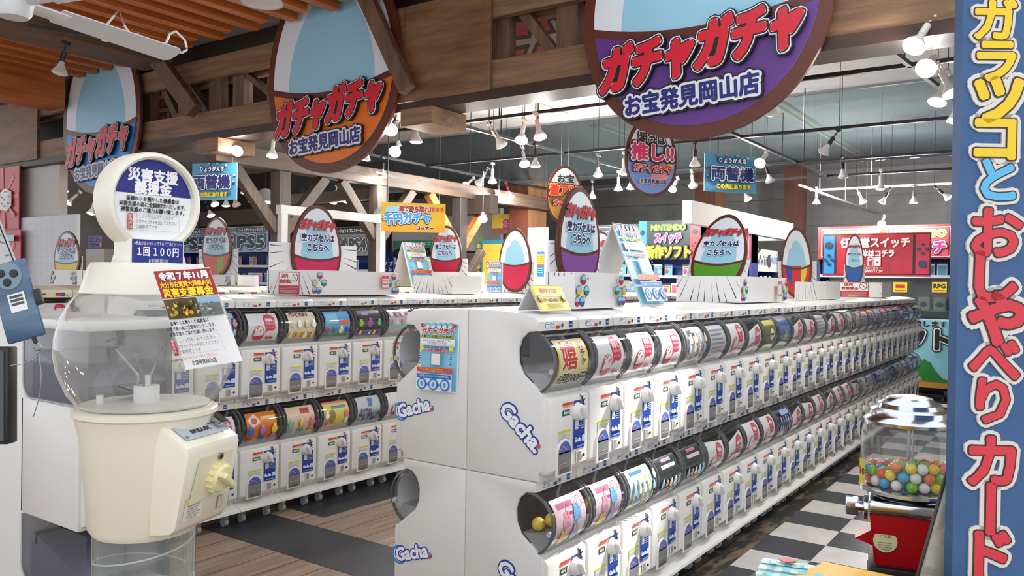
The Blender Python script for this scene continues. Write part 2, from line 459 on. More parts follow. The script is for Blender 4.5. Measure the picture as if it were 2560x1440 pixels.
for px, py in ((1060, 262), (540, 345)):
    q = at(px, py, 0, 5.0); m = MB(); m.box(4.9, 5.35, q.y - .17, q.y + .17, 2.72, 2.86, TRY, .006, 1); tp('corbel', m)
# dark boarding and pink banners seen through the truss
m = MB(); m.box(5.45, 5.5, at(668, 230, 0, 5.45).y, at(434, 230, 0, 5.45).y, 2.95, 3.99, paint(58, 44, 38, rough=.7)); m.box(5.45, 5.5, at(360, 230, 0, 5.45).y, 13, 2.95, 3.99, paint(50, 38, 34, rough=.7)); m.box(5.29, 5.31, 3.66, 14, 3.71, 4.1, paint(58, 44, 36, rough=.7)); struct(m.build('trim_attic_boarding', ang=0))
def pink_banner(y0, y1, lab, seed):
    o = MB(); o.box(5.60, 5.61, y0, y1, 2.95, 3.95, paint(226, 120, 138, rough=.6))
    p = P(.002); w = y1 - y0
    for i, ch in enumerate('ガチャ'[:max(1, int(w / .45))]):
        p.text(ch, .35 + i * .5, .42, .62, (216, 212, 214), ol=((.035, (110, 104, 108)),), res=1)
    p.put(o, FX((5.60, y1, 2.95)))
    tag(o.build('cloth_banner', ang=0), lab, 'banner')
pink_banner(at(1500, 70, 0, 5.6).y, at(1262, 70, 0, 5.6).y, 'pink banner with large white letters behind the truss by the purple egg sign', 1)
pink_banner(at(432, 260, 0, 5.6).y, at(362, 260, 0, 5.6).y, 'pink banner with white letters behind the truss by the blue egg sign', 2)

# inner timber frame: long beam on posts with knee braces
GRW = wood('grey_brown_timber_long', (60, 46, 36), (94, 74, 58), (.8, 12, 12), .6); GRZ = wood('grey_brown_timber_upright', (50, 40, 34), (84, 68, 56), (12, 12, .9), .6)
YB = 7.35
m = MB(); m.box(5.05, 11.6, YB - .09, YB + .09, 2.66, 2.86, GRW, .006, 1)
tag(m.build('timber_beam'), 'long brown timber beam carried by the braced posts', 'beam')
for px, lab, br in ((702, 'timber post with knee braces left of the orange egg sign tip', .66), (945, 'timber post with knee braces behind the orange egg sign', .66), (1150, 'dark timber post with orange struts beside the yellow banner', .7)):
    q = at(px, 470, 1, YB); x = q.x
    r = thing('braced_post', lab, 'post', (x, YB, 0))
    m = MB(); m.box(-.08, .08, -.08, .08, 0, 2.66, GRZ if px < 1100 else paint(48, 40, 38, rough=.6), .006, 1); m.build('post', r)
    for sg in (-1, 1):
        o = strut((sg * .06, 0, 2.66 - br), (sg * (br - .02), 0, 2.66), .12, .1, GRZ if px < 1100 else ORW).build('knee_brace', r)
        if px > 1100: o['label'] = 'orange knee brace'
        if px > 1100: strut((sg * .06, 0, 2.66 - 1.25), (sg * .55, 0, 2.66 - .75), .1, .1, GRZ).build('lower_brace', r)
m = MB(); q0 = at(930, 470, 0, 8.4); m.box(7.5, 7.64, 7.42, 9.9, 2.50, 2.64, GRW); tag(m.build('timber_beam'), 'cross timber beam under the long beam behind the posts', 'beam')
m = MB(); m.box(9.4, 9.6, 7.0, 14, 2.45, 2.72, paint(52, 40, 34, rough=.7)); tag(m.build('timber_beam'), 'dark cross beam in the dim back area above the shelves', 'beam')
# timber-clad columns
CW = [wood('red_brown_cladding', (78, 38, 24), (104, 54, 34), (9, 9, .6), .5), wood('tan_cladding', (126, 84, 52), (156, 110, 74), (9, 9, .6), .5)]
def column(px0, px1, x, dy, lab, lo=0):
    a = at(px0, 420, 0, x); b = at(px1, 420, 0, x); m = MB()
    m.box(x, x + dy, b.y, a.y, 0, 4.0, CW[0]); m.box(x - .003, x + dy, b.y - .004, b.y, 0, 4.0, CW[1])
    o = m.build('timber_column', ang=0); tag(o, lab, 'column', kind='structure')
column(1275, 1322, 11.1, .55, 'large timber-clad column behind the hanging spotlights')
column(1738, 1790, 15.5, .5, 'timber-clad column under the blue exchange sign')
column(1962, 2004, 17.0, .4, 'timber-clad column left of the red console sign')
# white fascia box on the ceiling side and brick-print column foot
m = MB(); a = at(1330, 530, 0, 11.05); b = at(1366, 530, 0, 11.05)
m.box(11.02, 11.06, at(1372, 560, 0, 11.05).y, at(1322, 560, 0, 11.05).y, 0, 2.35, paint(186, 187, 190, rough=.5)); tag(m.build('partition_panel', ang=0), 'pale brick-print panel at the foot of the large column', 'panel')
wf = paint(214, 212, 207, rough=.6)
m = MB(); m.box(9.6, 14.0, 4.0, 4.12, 2.23, 2.52, wf); m.box(13.9, 14.0, 4.12, 4.9, 2.23, 2.52, wf); m.box(13.93, 14.0, 4.0, 4.07, 0, 2.23, wf); m.box(11.5, 11.55, 4.0, 4.05, 0, 2.23, wf); struct(m.build('trim_white_bulkhead', ang=0))
# glass smoke curtain hanging from the ceiling
sm = clear('smoke_curtain_glass', (196, 206, 208), .05, .8, .10, (120, 134, 138))
t2 = thing('smoke_curtain', 'tall glass smoke curtain panes hung from the ceiling across the hall', 'smoke curtain', (10.9, 6, 4.0))
for k in range(7):
    y = -1.2 + 2.1 * k; m = MB(); m.box(0, .008, y + .012 - 6, y + 2.088 - 6, -.95, -.02, sm); m.build('glass_pane', t2, ang=0)
m = MB(); m.box(-.02, .03, -7.2, 7.5, -.03, 0, paint(120, 122, 124)); m.build('top_rail', t2, ang=0)
# ceiling fluorescent battens
fb = None
for px0, py0, px1, py1, lab in ((1280, 250, 1432, 290, 'white fluorescent batten on the ceiling before the smoke curtain'), (1500, 316, 1590, 350, 'white fluorescent batten on the ceiling beyond the smoke curtain'), (1940, 262, 2120, 392, 'long white fluorescent batten on the ceiling right of the purple sign')):
    a = at(px0, py0, 2, 3.95); b = at(px1, py1, 2, 3.95)
    r = thing('ceiling_light', lab, 'light', (0, 0, 0))
    m = MB(); m.box(a.x, b.x, a.y - .09, a.y + .09, 3.96, 3.995, paint(214, 210, 196)); m.build('housing', r)
    m = MB(); m.cyl((a.x + .05, a.y, 3.93), (b.x - .05, a.y, 3.93), .016, paint(226, 224, 216), 10); m.build('tube', r)
a = at(1122, 276, 2, 3.99); m = MB(); m.lathe([(0, -.05), (.13, -.04), (.17, 0), (0, 0)], paint(190, 186, 178), 24, Matrix.Translation((a.x, a.y, 4.0))); tag(m.build('smoke_detector'), 'round pale speaker grille on the ceiling right of the orange sign', 'ceiling speaker')
# ================================================================= capsule machines
PW = .3
DC, DR = (-.285, .44), .118                     # drum axis (y, z) and radius, local to one tier
def drum_fn(a0=0.0, tilt=0.0):
    """maps card (u across, v up from the card's middle) onto the inside of the clear drum"""
    def fn(u, v, w):
        a = a0 + (v + tilt * u) / DR
        r = DR - .006 + w
        return (PW / 2 + u, DC[0] - r * math.cos(a), DC[1] + r * math.sin(a))
    return fn
CARDW, CARDH = .218, .205
def card(name, draw, a0=.0, tilt=0.0, bgc=(236, 236, 236), h=CARDH):
    p = P(.0005, .3); p.rect(-CARDW / 2, -h / 2, CARDW / 2, h / 2, bgc); draw(p)
    m = MB(); p.put(m, drum_fn(a0, tilt), .012)
    me = m.build('display_card', ang=60); d = me.data; bpy.data.objects.remove(me); d.name = 'display_card'; return d
PK = (222, 50, 80)
def c_ready(p):
    blob = [(.02, .088), (.05, .094), (.075, .085), (.088, .06), (.085, .02), (.088, -.005), (.07, -.022), (.035, -.018), (.02, -.03), (.012, -.035), (.018, -.012), (.008, .02), (.004, .06)]
    p.poly(blob, PK)
    for i, (t, h) in enumerate((('ただいま', .014), ('準備中。', .026), ('お金は入れ', .015), ('ないでね。', .015))): p.text(t, .047, .074 - i * .024, h, (250, 236, 238), w=.062, bold=.0012 if i == 1 else 0, res=1)
    p.ell(-.035, -.035, .042, .05, PK, 30); p.ell(-.035, -.033, .036, .044, (240, 238, 238), 30)
    p.ell(-.035, -.04, .04, .044, PK, 16, PI + .25, 2 * PI - .1); p.lines([((-.075, -.045), (-.062, -.012)), ((-.05, -.005), (-.035, .006)), ((-.02, -.008), (-.026, -.02))], .006, PK)
    p.text('Gacha.', .05, -.062, .03, PK, w=.06, bold=.0015, sh=.25, res=1)
def items(cols, rows, n, y0, y1, r, seed):
    rnd = random.Random(seed)
    def d(p):
        for j in range(rows):
            y = y1 if rows == 1 else y0 + (y1 - y0) * j / (rows - 1)
            for i in range(n):
                x = -.085 + .17 * i / max(1, n - 1); c = cols[(i + j) % len(cols)]
                rr = r * rnd.uniform(.8, 1.1)
                p.ell(x, y, rr * 1.1, rr * 1.2, tuple(max(0, k - 60) for k in c), 14); p.ell(x, y, rr, rr * 1.1, c, 14)
                p.ell(x, y + rr * 1.2, rr * .55, rr * .5, tuple(min(255, k + 25) for k in c), 10)
    return d
def c_yellow(p):
    p.rect(-.109, -.10, .109, .10, (232, 206, 82)); p.rect(-.1, -.09, .1, .092, (246, 232, 150))
    p.text('嬉', -.03, .032, .125, (212, 60, 42), bold=.0022, ol=((.008, (250, 240, 230)),), w=.105)
    p.vtext('ガチャ', .067, .088, .036, (150, 80, 40), .95, bold=.0018, ol=((.005, (250, 240, 220)),))
    p.text('1回200円', 0, -.062, .05, (44, 36, 30), w=.19, bold=.0022, sh=.15, ol=((.005, (250, 245, 230)),))
def c_pinkpets(p):
    p.rect(-.109, -.102, .109, .102, (232, 204, 214))
    p.rect(-0.0850, 0.0560, 0.0250, 0.0800, (200, 110, 140)); p.rect(-0.0400, 0.0240, 0.0400, 0.0360, (180, 90, 120))
    for x, y, c in ((-.035, .0, (236, 160, 184)), (.04, .02, (120, 178, 224)), (-.055, -.068, (240, 196, 100)), (.03, -.06, (176, 160, 200))):
        p.ell(x, y, .027, .033, c, 18); p.ell(x - .012, y + .03, .008, .014, c, 10); p.ell(x + .012, y + .03, .008, .014, c, 10); p.lines([((x - .005, y + .04), (x + .02, y + .07)), ((x + .02, y + .07), (x + .035, y + .05))], .003, (140, 130, 140))
    p.frame(.07, .05, .095, .09, .003, (210, 60, 90))
def c_aqua(p):
    p.rect(-.109, -.102, .109, .102, (206, 228, 232)); p.rect(-0.0800, 0.0690, 0.0400, 0.0870, (70, 120, 150))
    items([(240, 238, 228), (196, 206, 120), (140, 190, 220), (226, 210, 180)], 4, 5, -.085, .045, .013, 3)(p)
def c_night(p):
    p.rect(-.109, -.102, .109, .102, (38, 48, 48)); p.rect(-0.0500, 0.0736, 0.0500, 0.0904, (226, 140, 170)); p.rect(-0.0750, 0.0410, 0.0750, 0.0590, (240, 214, 224))
    items([(226, 230, 240), (150, 190, 220), (232, 170, 120), (240, 232, 210)], 2, 5, -.082, -.03, .016, 5)(p)
def c_bread(p):
    p.rect(-.109, -.102, .109, .102, (238, 230, 204)); p.rect(-.109, -.102, .109, -.04, (232, 178, 50)); p.text('パンどろぼう', -.02, .082, .034, (150, 60, 40), w=.15, bold=.0016)
    items([(246, 240, 226), (226, 196, 150)], 2, 4, -.065, .01, .017, 6)(p)
def c_cars(p):
    p.rect(-.109, -.102, .109, .102, (92, 170, 222)); p.rect(-.109, -.102, .109, -.07, (70, 150, 80)); p.rect(-.1, .01, .0, .08, (150, 204, 238)); p.rect(.02, .0, .1, .03, (230, 110, 60))
    items([(200, 90, 80), (90, 150, 90), (232, 220, 190), (60, 110, 180)], 1, 4, -.04, -.04, .02, 7)(p)
def c_slime(p):
    p.rect(-.109, -.102, .109, .102, (48, 42, 50)); p.rect(-0.0700, 0.0580, -0.0100, 0.0820, (150, 150, 220))
    items([(150, 200, 60), (170, 70, 170), (90, 200, 110)], 1, 3, .0, .0, .022, 8)(p); p.rect(-.109, -.1, .109, -.045, (120, 104, 130)); items([(240, 210, 90), (120, 90, 190), (240, 240, 240)], 1, 5, -.07, -.07, .013, 9)(p)
def c_pinkgrey(p):
    p.rect(-.109, -.102, .109, .102, (224, 196, 202)); p.rect(-.109, -.05, .109, -.02, (150, 210, 210)); items([(190, 150, 170), (230, 220, 230)], 2, 4, -.0, .06, .018, 10)(p)
def c_orange(p):
    p.rect(-.109, -.102, .109, .102, (232, 130, 34)); p.poly([(-.1, .06), (-.04, .095), (-.01, .03), (-.07, .0)], (240, 224, 214)); p.ell(-.055, .045, .022, .02, (214, 60, 40)); p.rect(-0.0050, 0.0510, 0.0950, 0.0690, (250, 220, 150))
    items([(220, 70, 50), (60, 110, 190), (190, 120, 190), (240, 200, 60)], 2, 3, -.075, -.02, .022, 11)(p)
def c_peach(p):
    p.rect(-.109, -.102, .109, .102, (238, 206, 180)); p.rect(.0, .045, .07, .085, (200, 50, 50)); items([(150, 190, 220), (120, 190, 150), (230, 190, 80), (226, 120, 120)], 2, 3, -.07, -.015, .024, 12)(p)
def c_yellowpink(p):
    p.rect(-.109, -.102, .109, .102, (238, 222, 112)); p.rect(-.109, .085, .109, .102, (230, 110, 130)); p.rect(-.109, -.102, .109, -.085, (230, 110, 130)); p.ell(-.04, -.01, .03, .05, (180, 140, 60)); p.rect(-0.0400, 0.0460, 0.0800, 0.0640, (80, 140, 200))
    items([(220, 130, 140), (240, 240, 240)], 2, 2, -.05, .0, .018, 13)(p)
def c_grey(p):
    p.rect(-.109, -.102, .109, .102, (206, 210, 216)); p.poly([(-.01, .02), (.03, .02), (.045, .08), (.0, .09)], (90, 130, 200)); p.text('SUNSUN', -.03, .0, .03, (50, 54, 70), w=.1, bold=.001); items([(120, 140, 180), (80, 90, 120)], 2, 5, -.075, -.03, .015, 14)(p)
def c_list(p):
    p.rect(-.109, -.102, .109, .102, (208, 208, 210))
    for k in range(7): p.rect(-.09, -.085 + k * .025, .09 - (k % 3) * .02, -.077 + k * .025, (150, 152, 160))
def c_mix(p):
    p.rect(-.109, -.102, .109, .102, (216, 212, 214)); items([(190, 170, 150), (150, 170, 190), (200, 190, 160)], 3, 4, -.07, .03, .016, 15)(p); p.rect(-.08, .06, .04, .09, (170, 190, 214))
def c_ring(p):
    p.rect(-.109, -.102, .109, .102, (222, 210, 60)); p.rect(-.109, -.07, .109, .06, (120, 120, 60)); p.ell(.02, 0, .05, .05, (40, 44, 50)); p.ell(.02, 0, .042, .042, (232, 232, 226)); p.rect(-0.0100, -0.0060, 0.0500, 0.0060, (40, 44, 50))
def c_blue(p):
    p.rect(-.109, -.102, .109, .102, (90, 124, 176)); p.poly([(-.1, -.1), (.1, -.1), (.02, .02)], (170, 190, 150)); p.rect(-.09, .05, .09, .09, (60, 90, 150))
def c_pixel(p):
    p.rect(-.109, -.102, .109, .102, (72, 88, 132)); items([(200, 120, 150), (120, 160, 220), (170, 180, 210)], 3, 5, -.07, .03, .014, 16)(p); p.rect(-.08, .06, .08, .09, (150, 170, 220))
CARDS = {
 'ready': (card('a', c_ready), 'pink coming-soon card'), 'slip': (card('b', c_ready, -.38, .22), 'slipped pink card'), 'slip2': (card('b', c_ready, -.22, -.1), 'tilted pink card'),
 'yellow': (card('c', c_yellow), 'yellow 200 yen card'), 'pets': (card('d', c_pinkpets), 'pale pink mascot card'), 'aqua': (card('e', c_aqua), 'pale aqua card'),
 'night': (card('f', c_night), 'dark green figure card'), 'bread': (card('g', c_bread), 'cream and amber card'), 'cars': (card('h', c_cars), 'sky blue card'),
 'slime': (card('i', c_slime), 'black blob card'), 'pinkgrey': (card('j', c_pinkgrey), 'dusty pink card'), 'orange': (card('k', c_orange), 'orange tomato card'),
 'peach': (card('l', c_peach), 'peach card'), 'ypink': (card('m', c_yellowpink), 'pink-bordered yellow card'), 'grey': (card('n', c_grey), 'grey-blue card'),
 'list': (card('o', c_list), 'grey printed list card'), 'mix': (card('p', c_mix), 'pale mixed card'), 'ring': (card('q', c_ring), 'yellow badge card'), 'blue': (card('r', c_blue), 'blue landscape card'), 'pixel': (card('s', c_pixel), 'navy figure card'),
}
def arc(a0, a1, n, r=DR): return [(DC[0] - r * math.cos(a0 + (a1 - a0) * i / n), DC[1] + r * math.sin(a0 + (a1 - a0) * i / n)) for i in range(n + 1)]
A_LO, A_HI = math.radians(-71), math.radians(88)
notch = [(-.352, .325), (-.30, .368), (-.262, .398), (-.242, .44), (-.240, .49), (-.255, .53), (-.285, .556), (-.327, .561)]
top_up = [(-.327, .595), (-.318, .609), (-.29, .619), (-.2, .628), (-.1, .632), (0, .633)]
top_lo = [(-.327, .599), (0, .599)]
foot = [(0, .001), (-.335, .001), (-.337, .03), (-.352, .045)]
def body(kind, mat):
    m = MB(); prof = foot + notch + (top_up if kind == 'up' else top_lo)
    m.prism(prof, 'x', .0015, PW - .0015, mat, .006 if kind == 'up' else .004)
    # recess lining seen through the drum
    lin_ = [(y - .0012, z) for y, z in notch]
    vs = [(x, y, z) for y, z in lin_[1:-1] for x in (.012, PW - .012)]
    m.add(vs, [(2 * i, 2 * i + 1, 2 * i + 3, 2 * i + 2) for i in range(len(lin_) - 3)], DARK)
    # door block with rounded shoulders
    d = [(-.33, .03), (-.370, .03), (-.381, .045), (-.383, .296), (-.376, .312), (-.352, .322), (-.33, .322)]
    m.prism(d, 'x', .008, PW - .008, mat, .008)
    return m
def arch(cx, z0, w, h, n=10):
    r = w / 2; return [(cx - r, z0), (cx + r, z0)] + [(cx + r * math.cos(PI * i / n), z0 + h - r + r * math.sin(PI * i / n)) for i in range(n + 1)]
YF = -.383
def gacha_logo(p, x, y, s, rot=0):
    p.text('Gacha.', x, y, s, (244, 246, 250), w=s * 2.55, bold=s * .045, sh=.12, rot=rot, ol=((s * .11, (36, 60, 150)),))
    return p
def machine(kind, mat=WHITE, full=True):
    t = thing('capsule_machine', 'x', 'capsule machine')
    body(kind, mat).build('body', t, 30)
    m = MB()                                   # clear drum: front arc and end caps
    n = 16; out = arc(A_LO, A_HI, n)
    vs = [(x, y, z) for y, z in out for x in (.014, PW - .014)]
    m.add(vs, [(2 * i, 2 * i + 1, 2 * i + 3, 2 * i + 2) for i in range(n)], CLEAR)
    for x in (.014, PW - .014): m.add([(x, y, z) for y, z in out + [(-.252, .53), (-.24, .48), (-.245, .43), (-.27, .39)]], [list(range(n + 5))], CLEAR)
    m.build('drum_window', t, 60)
    m = MB(); rim = clear('rim_plastic', (170, 172, 176), .08, 1.0, .28, (150, 150, 152)) if 'rim' not in _mc else _mc['rim']; _mc['rim'] = rim
    for x0, x1 in ((.006, .020), (PW - .020, PW - .006)):
        m = MB()
        a = arc(A_LO, A_HI, n, DR + .004); b = arc(A_LO, A_HI, n, DR - .004)
        vs = [(x, y, z) for i in range(n + 1) for (x, (y, z)) in ((x0, b[i]), (x0 + .003, a[i]), (x1 - .003, a[i]), (x1, b[i]))]
        m.add(vs, [(4 * i + j, 4 * i + (j + 1) % 4, 4 * i + 4 + (j + 1) % 4, 4 * i + 4 + j) for i in range(n) for j in range(4)], rim)
        m.build('drum_rim', t, 60)
    m = MB()                                   # sloping tray and hinge boss inside the drum
    m.prism([(-.348, .333), (-.372, .372), (-.348, .405), (-.262, .40), (-.285, .372)], 'x', .02, PW - .02, paint(150, 150, 150, rough=.4))
    for x in (.010, PW - .010): m.cyl((x - .004, -.385, .415), (x + .004, -.385, .415), .011, LGREY, 10)
    m.build('capsule_tray', t)
    c = bpy.data.objects.new('display_card', CARDS['ready'][0]); COL.objects.link(c); c.parent = t
    if not full: return t
    m = MB(); yk = YF - .002                   # knob
    T = Matrix.Translation((.2, YF, .246)) @ Matrix.Rotation(PI / 2, 4, 'X')
    m.lathe([(.036, 0), (.036, .004), (.033, .008), (.031, .02), (.026, .026), (0, .027)], mat, 20, T)
    m.box(-.009, .009, -.028, .028, .02, .044, mat, .006, 2, T @ Matrix.Rotation(.5, 4, 'Z')); m.build('turn_knob', t)
    m = MB(); m.box(.228, .243, YF - .004, YF + .01, .272, .308, STEEL, .002, 1); m.box(.233, .237, YF - .0046, YF, .278, .302, BLACK); m.build('coin_slot', t)
    p = P(.0005); p.rect(.093, .240, .15, .262, (44, 76, 58)); p.text('400', .118, .251, .02, (226, 232, 226), w=.036, bold=.0008, res=1); p.rect(.142, .242, .147, .260, (200, 204, 200))
    p.rect(0.0920, 0.2786, 0.1680, 0.2894, (214, 72, 44)); p.rect(.09, .272, .168, .2745, (232, 120, 60))
    m = MB(); p.put(m, FYL); m.build('price_label', t, 0)
    p = P(.0005); p.rect(.066, .142, .155, .186, (218, 219, 214)); p.rect(.066, .177, .155, .186, (206, 214, 40))
    for k in range(4): p.rect(.07, .148 + k * .007, .15 - .01 * (k % 2), .1495 + k * .007, (160, 162, 166))
    m = MB(); p.put(m, FYL); m.build('notice_label', t, 0)
    p = P(.0005); p.rect(.172, .10, .264, .292, (238, 238, 240)); p.rect(.174, .102, .262, .29, (30, 66, 150))
    p.poly([(.186, .178), (.212, .178), (.212, .214), (.186, .214)], (214, 220, 232)); p.rect(.196, .186, .224, .192, (150, 160, 190))
    for k in range(5): p.rect(.222, .178 + k * .009, .256, .181 + k * .009, (150, 190, 120) if k % 2 else (170, 190, 220))
    for k in range(3): p.ell(.252, .28 - k * .018, .008, .008, (220, 226, 240), 10)
    p.lines([((.228, .236), (.246, .262))], .01, (230, 120, 140)); p.text('Gacha', .2, .14, .026, (230, 238, 250), w=.05, bold=.0012, res=1); p.rect(.23, .128, .258, .152, (214, 220, 236))
    p.rect(.19, .11, .25, .117, (120, 150, 210))
    m = MB(); p.put(m, FYL); m.build('instruction_sticker', t, 0)
    m = MB(); fr = arch(.106, .018, .108, .136); inn = arch(.106, .026, .092, .120)
    m.prism(fr, 'y', YF - .006, YF + .004, mat, .002, seg=1); m.prism(inn, 'y', YF - .0062, YF - .0055, paint(128, 126, 124, rough=.25))
    p = P(.0005); p.poly([q for q in arch(.106, .106, .086, .038)], (70, 104, 178)); p.lines([((.068, .112), (.09, .13)), ((.09, .13), (.12, .112))], .005, (210, 120, 150)); p.rect(.07, .062, .142, .065, (170, 170, 170)); p.rect(.075, .03, .135, .045, (96, 94, 92))
    p.put(m, plane_fn((0, YF - .0064, 0), (1, 0, 0), (0, 0, 1))); m.build('prize_door', t, 40)
    m = MB(); m.box(.198, .232, YF - .003, YF, .05, .092, mat, .001, 1); m.box(.201, .229, YF - .0036, YF, .053, .089, paint(150, 146, 140)); m.cyl((.255, YF - .004, .07), (.255, YF, .07), .006, BLACK, 10); m.build('coin_return', t)
    p = P(.0005); gacha_logo(p, .088, .581, .026); p.rect(.128, .566, .152, .578, (200, 60, 60) if kind == 'up' else (60, 70, 150)); p.ell(.172, .578, .008, .008, (110, 108, 100), 12); p.ell(.172, .578, .004, .004, (60, 58, 55), 8)
    m = MB(); p.put(m, plane_fn((0, -.3272, 0), (1, 0, 0), (0, 0, 1))); m.build('brand_strip', t, 0); p = P(.0005)
    p.rect(.222, .566, .252, .594, (190, 214, 226)); p.rect(.225, .568, .249, .592, (34, 76, 140)); p.rect(.228, .578, .246, .581, (190, 206, 230))
    m = MB(); p.put(m, plane_fn((0, -.3272, 0), (1, 0, 0), (0, 0, 1))); m.build('maker_sticker', t, 0)
    if kind == 'lo':
        m = MB(); m.prism([(0, -.001), (-.335, -.001), (-.402, -.03), (-.405, -.042), (-.38, -.045), (0, -.045)], 'x', .0008, PW - .0008, mat, .003, seg=1); m.build('base_tray', t)
        for x, y in ((.06, -.33), (.24, -.05), (.24, -.33)):
            m = MB(); m.cyl((x - .012, y, -.099), (x + .012, y, -.099), .0255, LGREY, 14); m.box(x - .016, x + .016, y - .014, y + .014, -.078, -.045, LGREY); m.build('caster', t)
    return t
FYL = plane_fn((0, YF - .0005, 0), (1, 0, 0), (0, 0, 1))
ZT = {'up': .725, 'lo': .125}
PROTO = {k: machine(k) for k in ('up', 'lo')}
PROTO_B = {k: machine(k, WHITE, False) for k in ('up', 'lo')}
PROTO_C = {'up': machine('up', CREAM, True)}
SPARE = {k: machine(k) for k in ('up', 'lo')}
p = P(.0006); p.rect(0.0700, 0.5756, 0.1300, 0.5864, (70, 80, 130)); p.rect(.19, .572, .225, .592, (190, 60, 70)); p.rect(.24, .574, .28, .58, (120, 124, 150))
m = MB(); p.put(m, plane_fn((0, -.3272, 0), (1, 0, 0), (0, 0, 1))); _s = m.build('brand_strip', None, 0); STRIP_C = _s.data; bpy.data.objects.remove(_s)
TIER = {'up': 'upper', 'lo': 'lower'}
X0 = 2.51; YM = 1.967
rnd = random.Random(11)
UP = ['yellow', 'ready', 'ready', 'ready', 'mix', 'list', 'ready', 'slip', 'ring', 'blue', 'slip', 'slip2', 'list', 'slip', 'ready', 'mix', 'mix', 'list', 'pinkgrey', 'grey', 'list', 'mix', 'pixel', 'grey', 'blue', 'list', 'pixel', 'mix']
LO = ['pets', 'pets', 'aqua', 'night', 'night', 'slip2', 'slip', 'ready', 'ready', 'pixel', 'slip', 'slip2', 'ready', 'slip', 'ready', 'ready', 'slip2', 'mix', 'list', 'pixel', 'grey', 'blue', 'pixel', 'mix', 'list', 'grey', 'blue', 'mix']
NC = 28
def row(n, tiers, place, cards, protos, lab, group, start=0):
    out = {}
    for tr in tiers:
        for k in range(start, n):
            loc, rot = place(k, tr); c = cards(k, tr)
            o = dup(protos[tr], loc, rot, lab(k, tr, CARDS[c][1]), group=group, swap={'display_card': CARDS[c][0]})
            out[(k, tr)] = o
    return out
RIGHT_ROW = row(NC, ('up', 'lo'), lambda k, tr: ((X0 + PW * k, YM, ZT[tr]), 0), lambda k, tr: (UP if tr == 'up' else LO)[k], PROTO,
    lambda k, tr, c: 'capsule machine with %s, %s tier, %s in the long right row' % (c, TIER[tr], ordn(k + 1)), 'capsule machines along the right aisle')
LC = list(CARDS)
LEFT_ROW = row(NC, ('up', 'lo'), lambda k, tr: ((X0 + PW * (k + 1), YM + .002, ZT[tr]), PI), lambda k, tr: LC[(k * 5 + (3 if tr == 'up' else 0)) % len(LC)], PROTO_B,
    lambda k, tr, c: 'capsule machine on the back of the right row, %s tier, %s along' % (TIER[tr], ordn(k + 1)), 'capsule machines on the back of the long right row')
# the row across the aisle: same machines, fronts towards the camera's aisle
X2, Y2 = 2.4, 4.432
U2 = ['pinkgrey', 'pixel', 'ready', 'bread', 'cars', 'slime', 'pinkgrey', 'mix', 'ready', 'aqua', 'list', 'grey', 'pets', 'ready', 'mix', 'blue', 'night', 'pets', 'ready', 'list', 'mix', 'grey', 'cars', 'ready']
L2 = ['mix', 'ready', 'orange', 'peach', 'ypink', 'grey', 'ready', 'aqua', 'night', 'pets', 'mix', 'list']
row(24, ('up',), lambda k, tr: ((X2 + PW * k, Y2, ZT[tr]), 0), lambda k, tr: U2[k], PROTO,
    lambda k, tr, c: 'capsule machine with %s, upper tier, %s in the left aisle row' % (c, ordn(k + 1)), 'capsule machines along the left aisle')
row(12, ('lo',), lambda k, tr: ((X2 + PW * k, Y2, ZT[tr]), 0), lambda k, tr: L2[k], PROTO,
    lambda k, tr, c: 'capsule machine with %s, lower tier, %s in the left aisle row' % (c, ordn(k + 1)), 'capsule machines along the left aisle')
for k in range(22):
    dup(PROTO_B['lo'], (X2 + PW * (k + 1), Y2 + .03, ZT['lo']), PI, 'capsule machine below the cream tops behind the left aisle row, %s along' % ordn(k + 1), group='machines behind the left aisle row')
    dup(PROTO_C['up'], (X2 + PW * k, Y2 + 1.3, ZT['up'] + .035), 0, 'cream capsule machine in the next row back, %s along' % ordn(k + 1), group='cream capsule machines', swap={'display_card': CARDS[LC[(k * 3) % len(LC)]][0], 'brand_strip': STRIP_C})
    dup(PROTO_B['up'], (X2 + PW * (k + 1), Y2 + .03, ZT['up'] + .0), PI, 'white machine back to back with the left aisle row, %s along' % ordn(k + 1), group='machines behind the left aisle row')
for o in list(PROTO.values()) + list(PROTO_B.values()) + list(PROTO_C.values()):
    for c in list(o.children):
        for g in list(c.children): bpy.data.objects.remove(g)
        bpy.data.objects.remove(c)
    bpy.data.objects.remove(o)
# logo stickers, seam lines and a few capsules on the visible end panels
for tr in ('up', 'lo'):
    r = RIGHT_ROW[(0, tr)]
    p = P(.0006); gacha_logo(p, 0, 0, .085, math.radians(-40))
    p.ell(-.062, .054, .035, .035, (60, 140, 210), 20); p.ell(-.062, .054, .027, .027, (236, 240, 246), 20)
    gacha_logo(p, .0, .0, .085, math.radians(-40)); p.ell(.078, -.062, .009, .009, (220, 70, 90), 12)
    m = MB(); p.put(m, plane_fn((.0012, -.262, .2), (0, -1, 0), (0, 0, 1))); o = m.build('side_logo', r, 0); o['label'] = 'blue and white logo sticker'
    r = LEFT_ROW[(0, tr)]
    p = P(.0006); p.ell(-.075, -.025, .04, .04, (60, 140, 210), 20); p.ell(-.075, -.025, .031, .031, (236, 240, 246), 20); gacha_logo(p, 0, 0, .075, math.radians(17)); p.ell(.092, .0, .009, .009, (220, 70, 90), 12)
    m = MB(); p.put(m, plane_fn((PW - .0012, -.29 + .02, .22), (0, 1, 0), (0, 0, 1), (1, 0, 0))); o = m.build('side_logo', r, 0); o['label'] = 'blue and white logo sticker'
cr = random.Random(3)
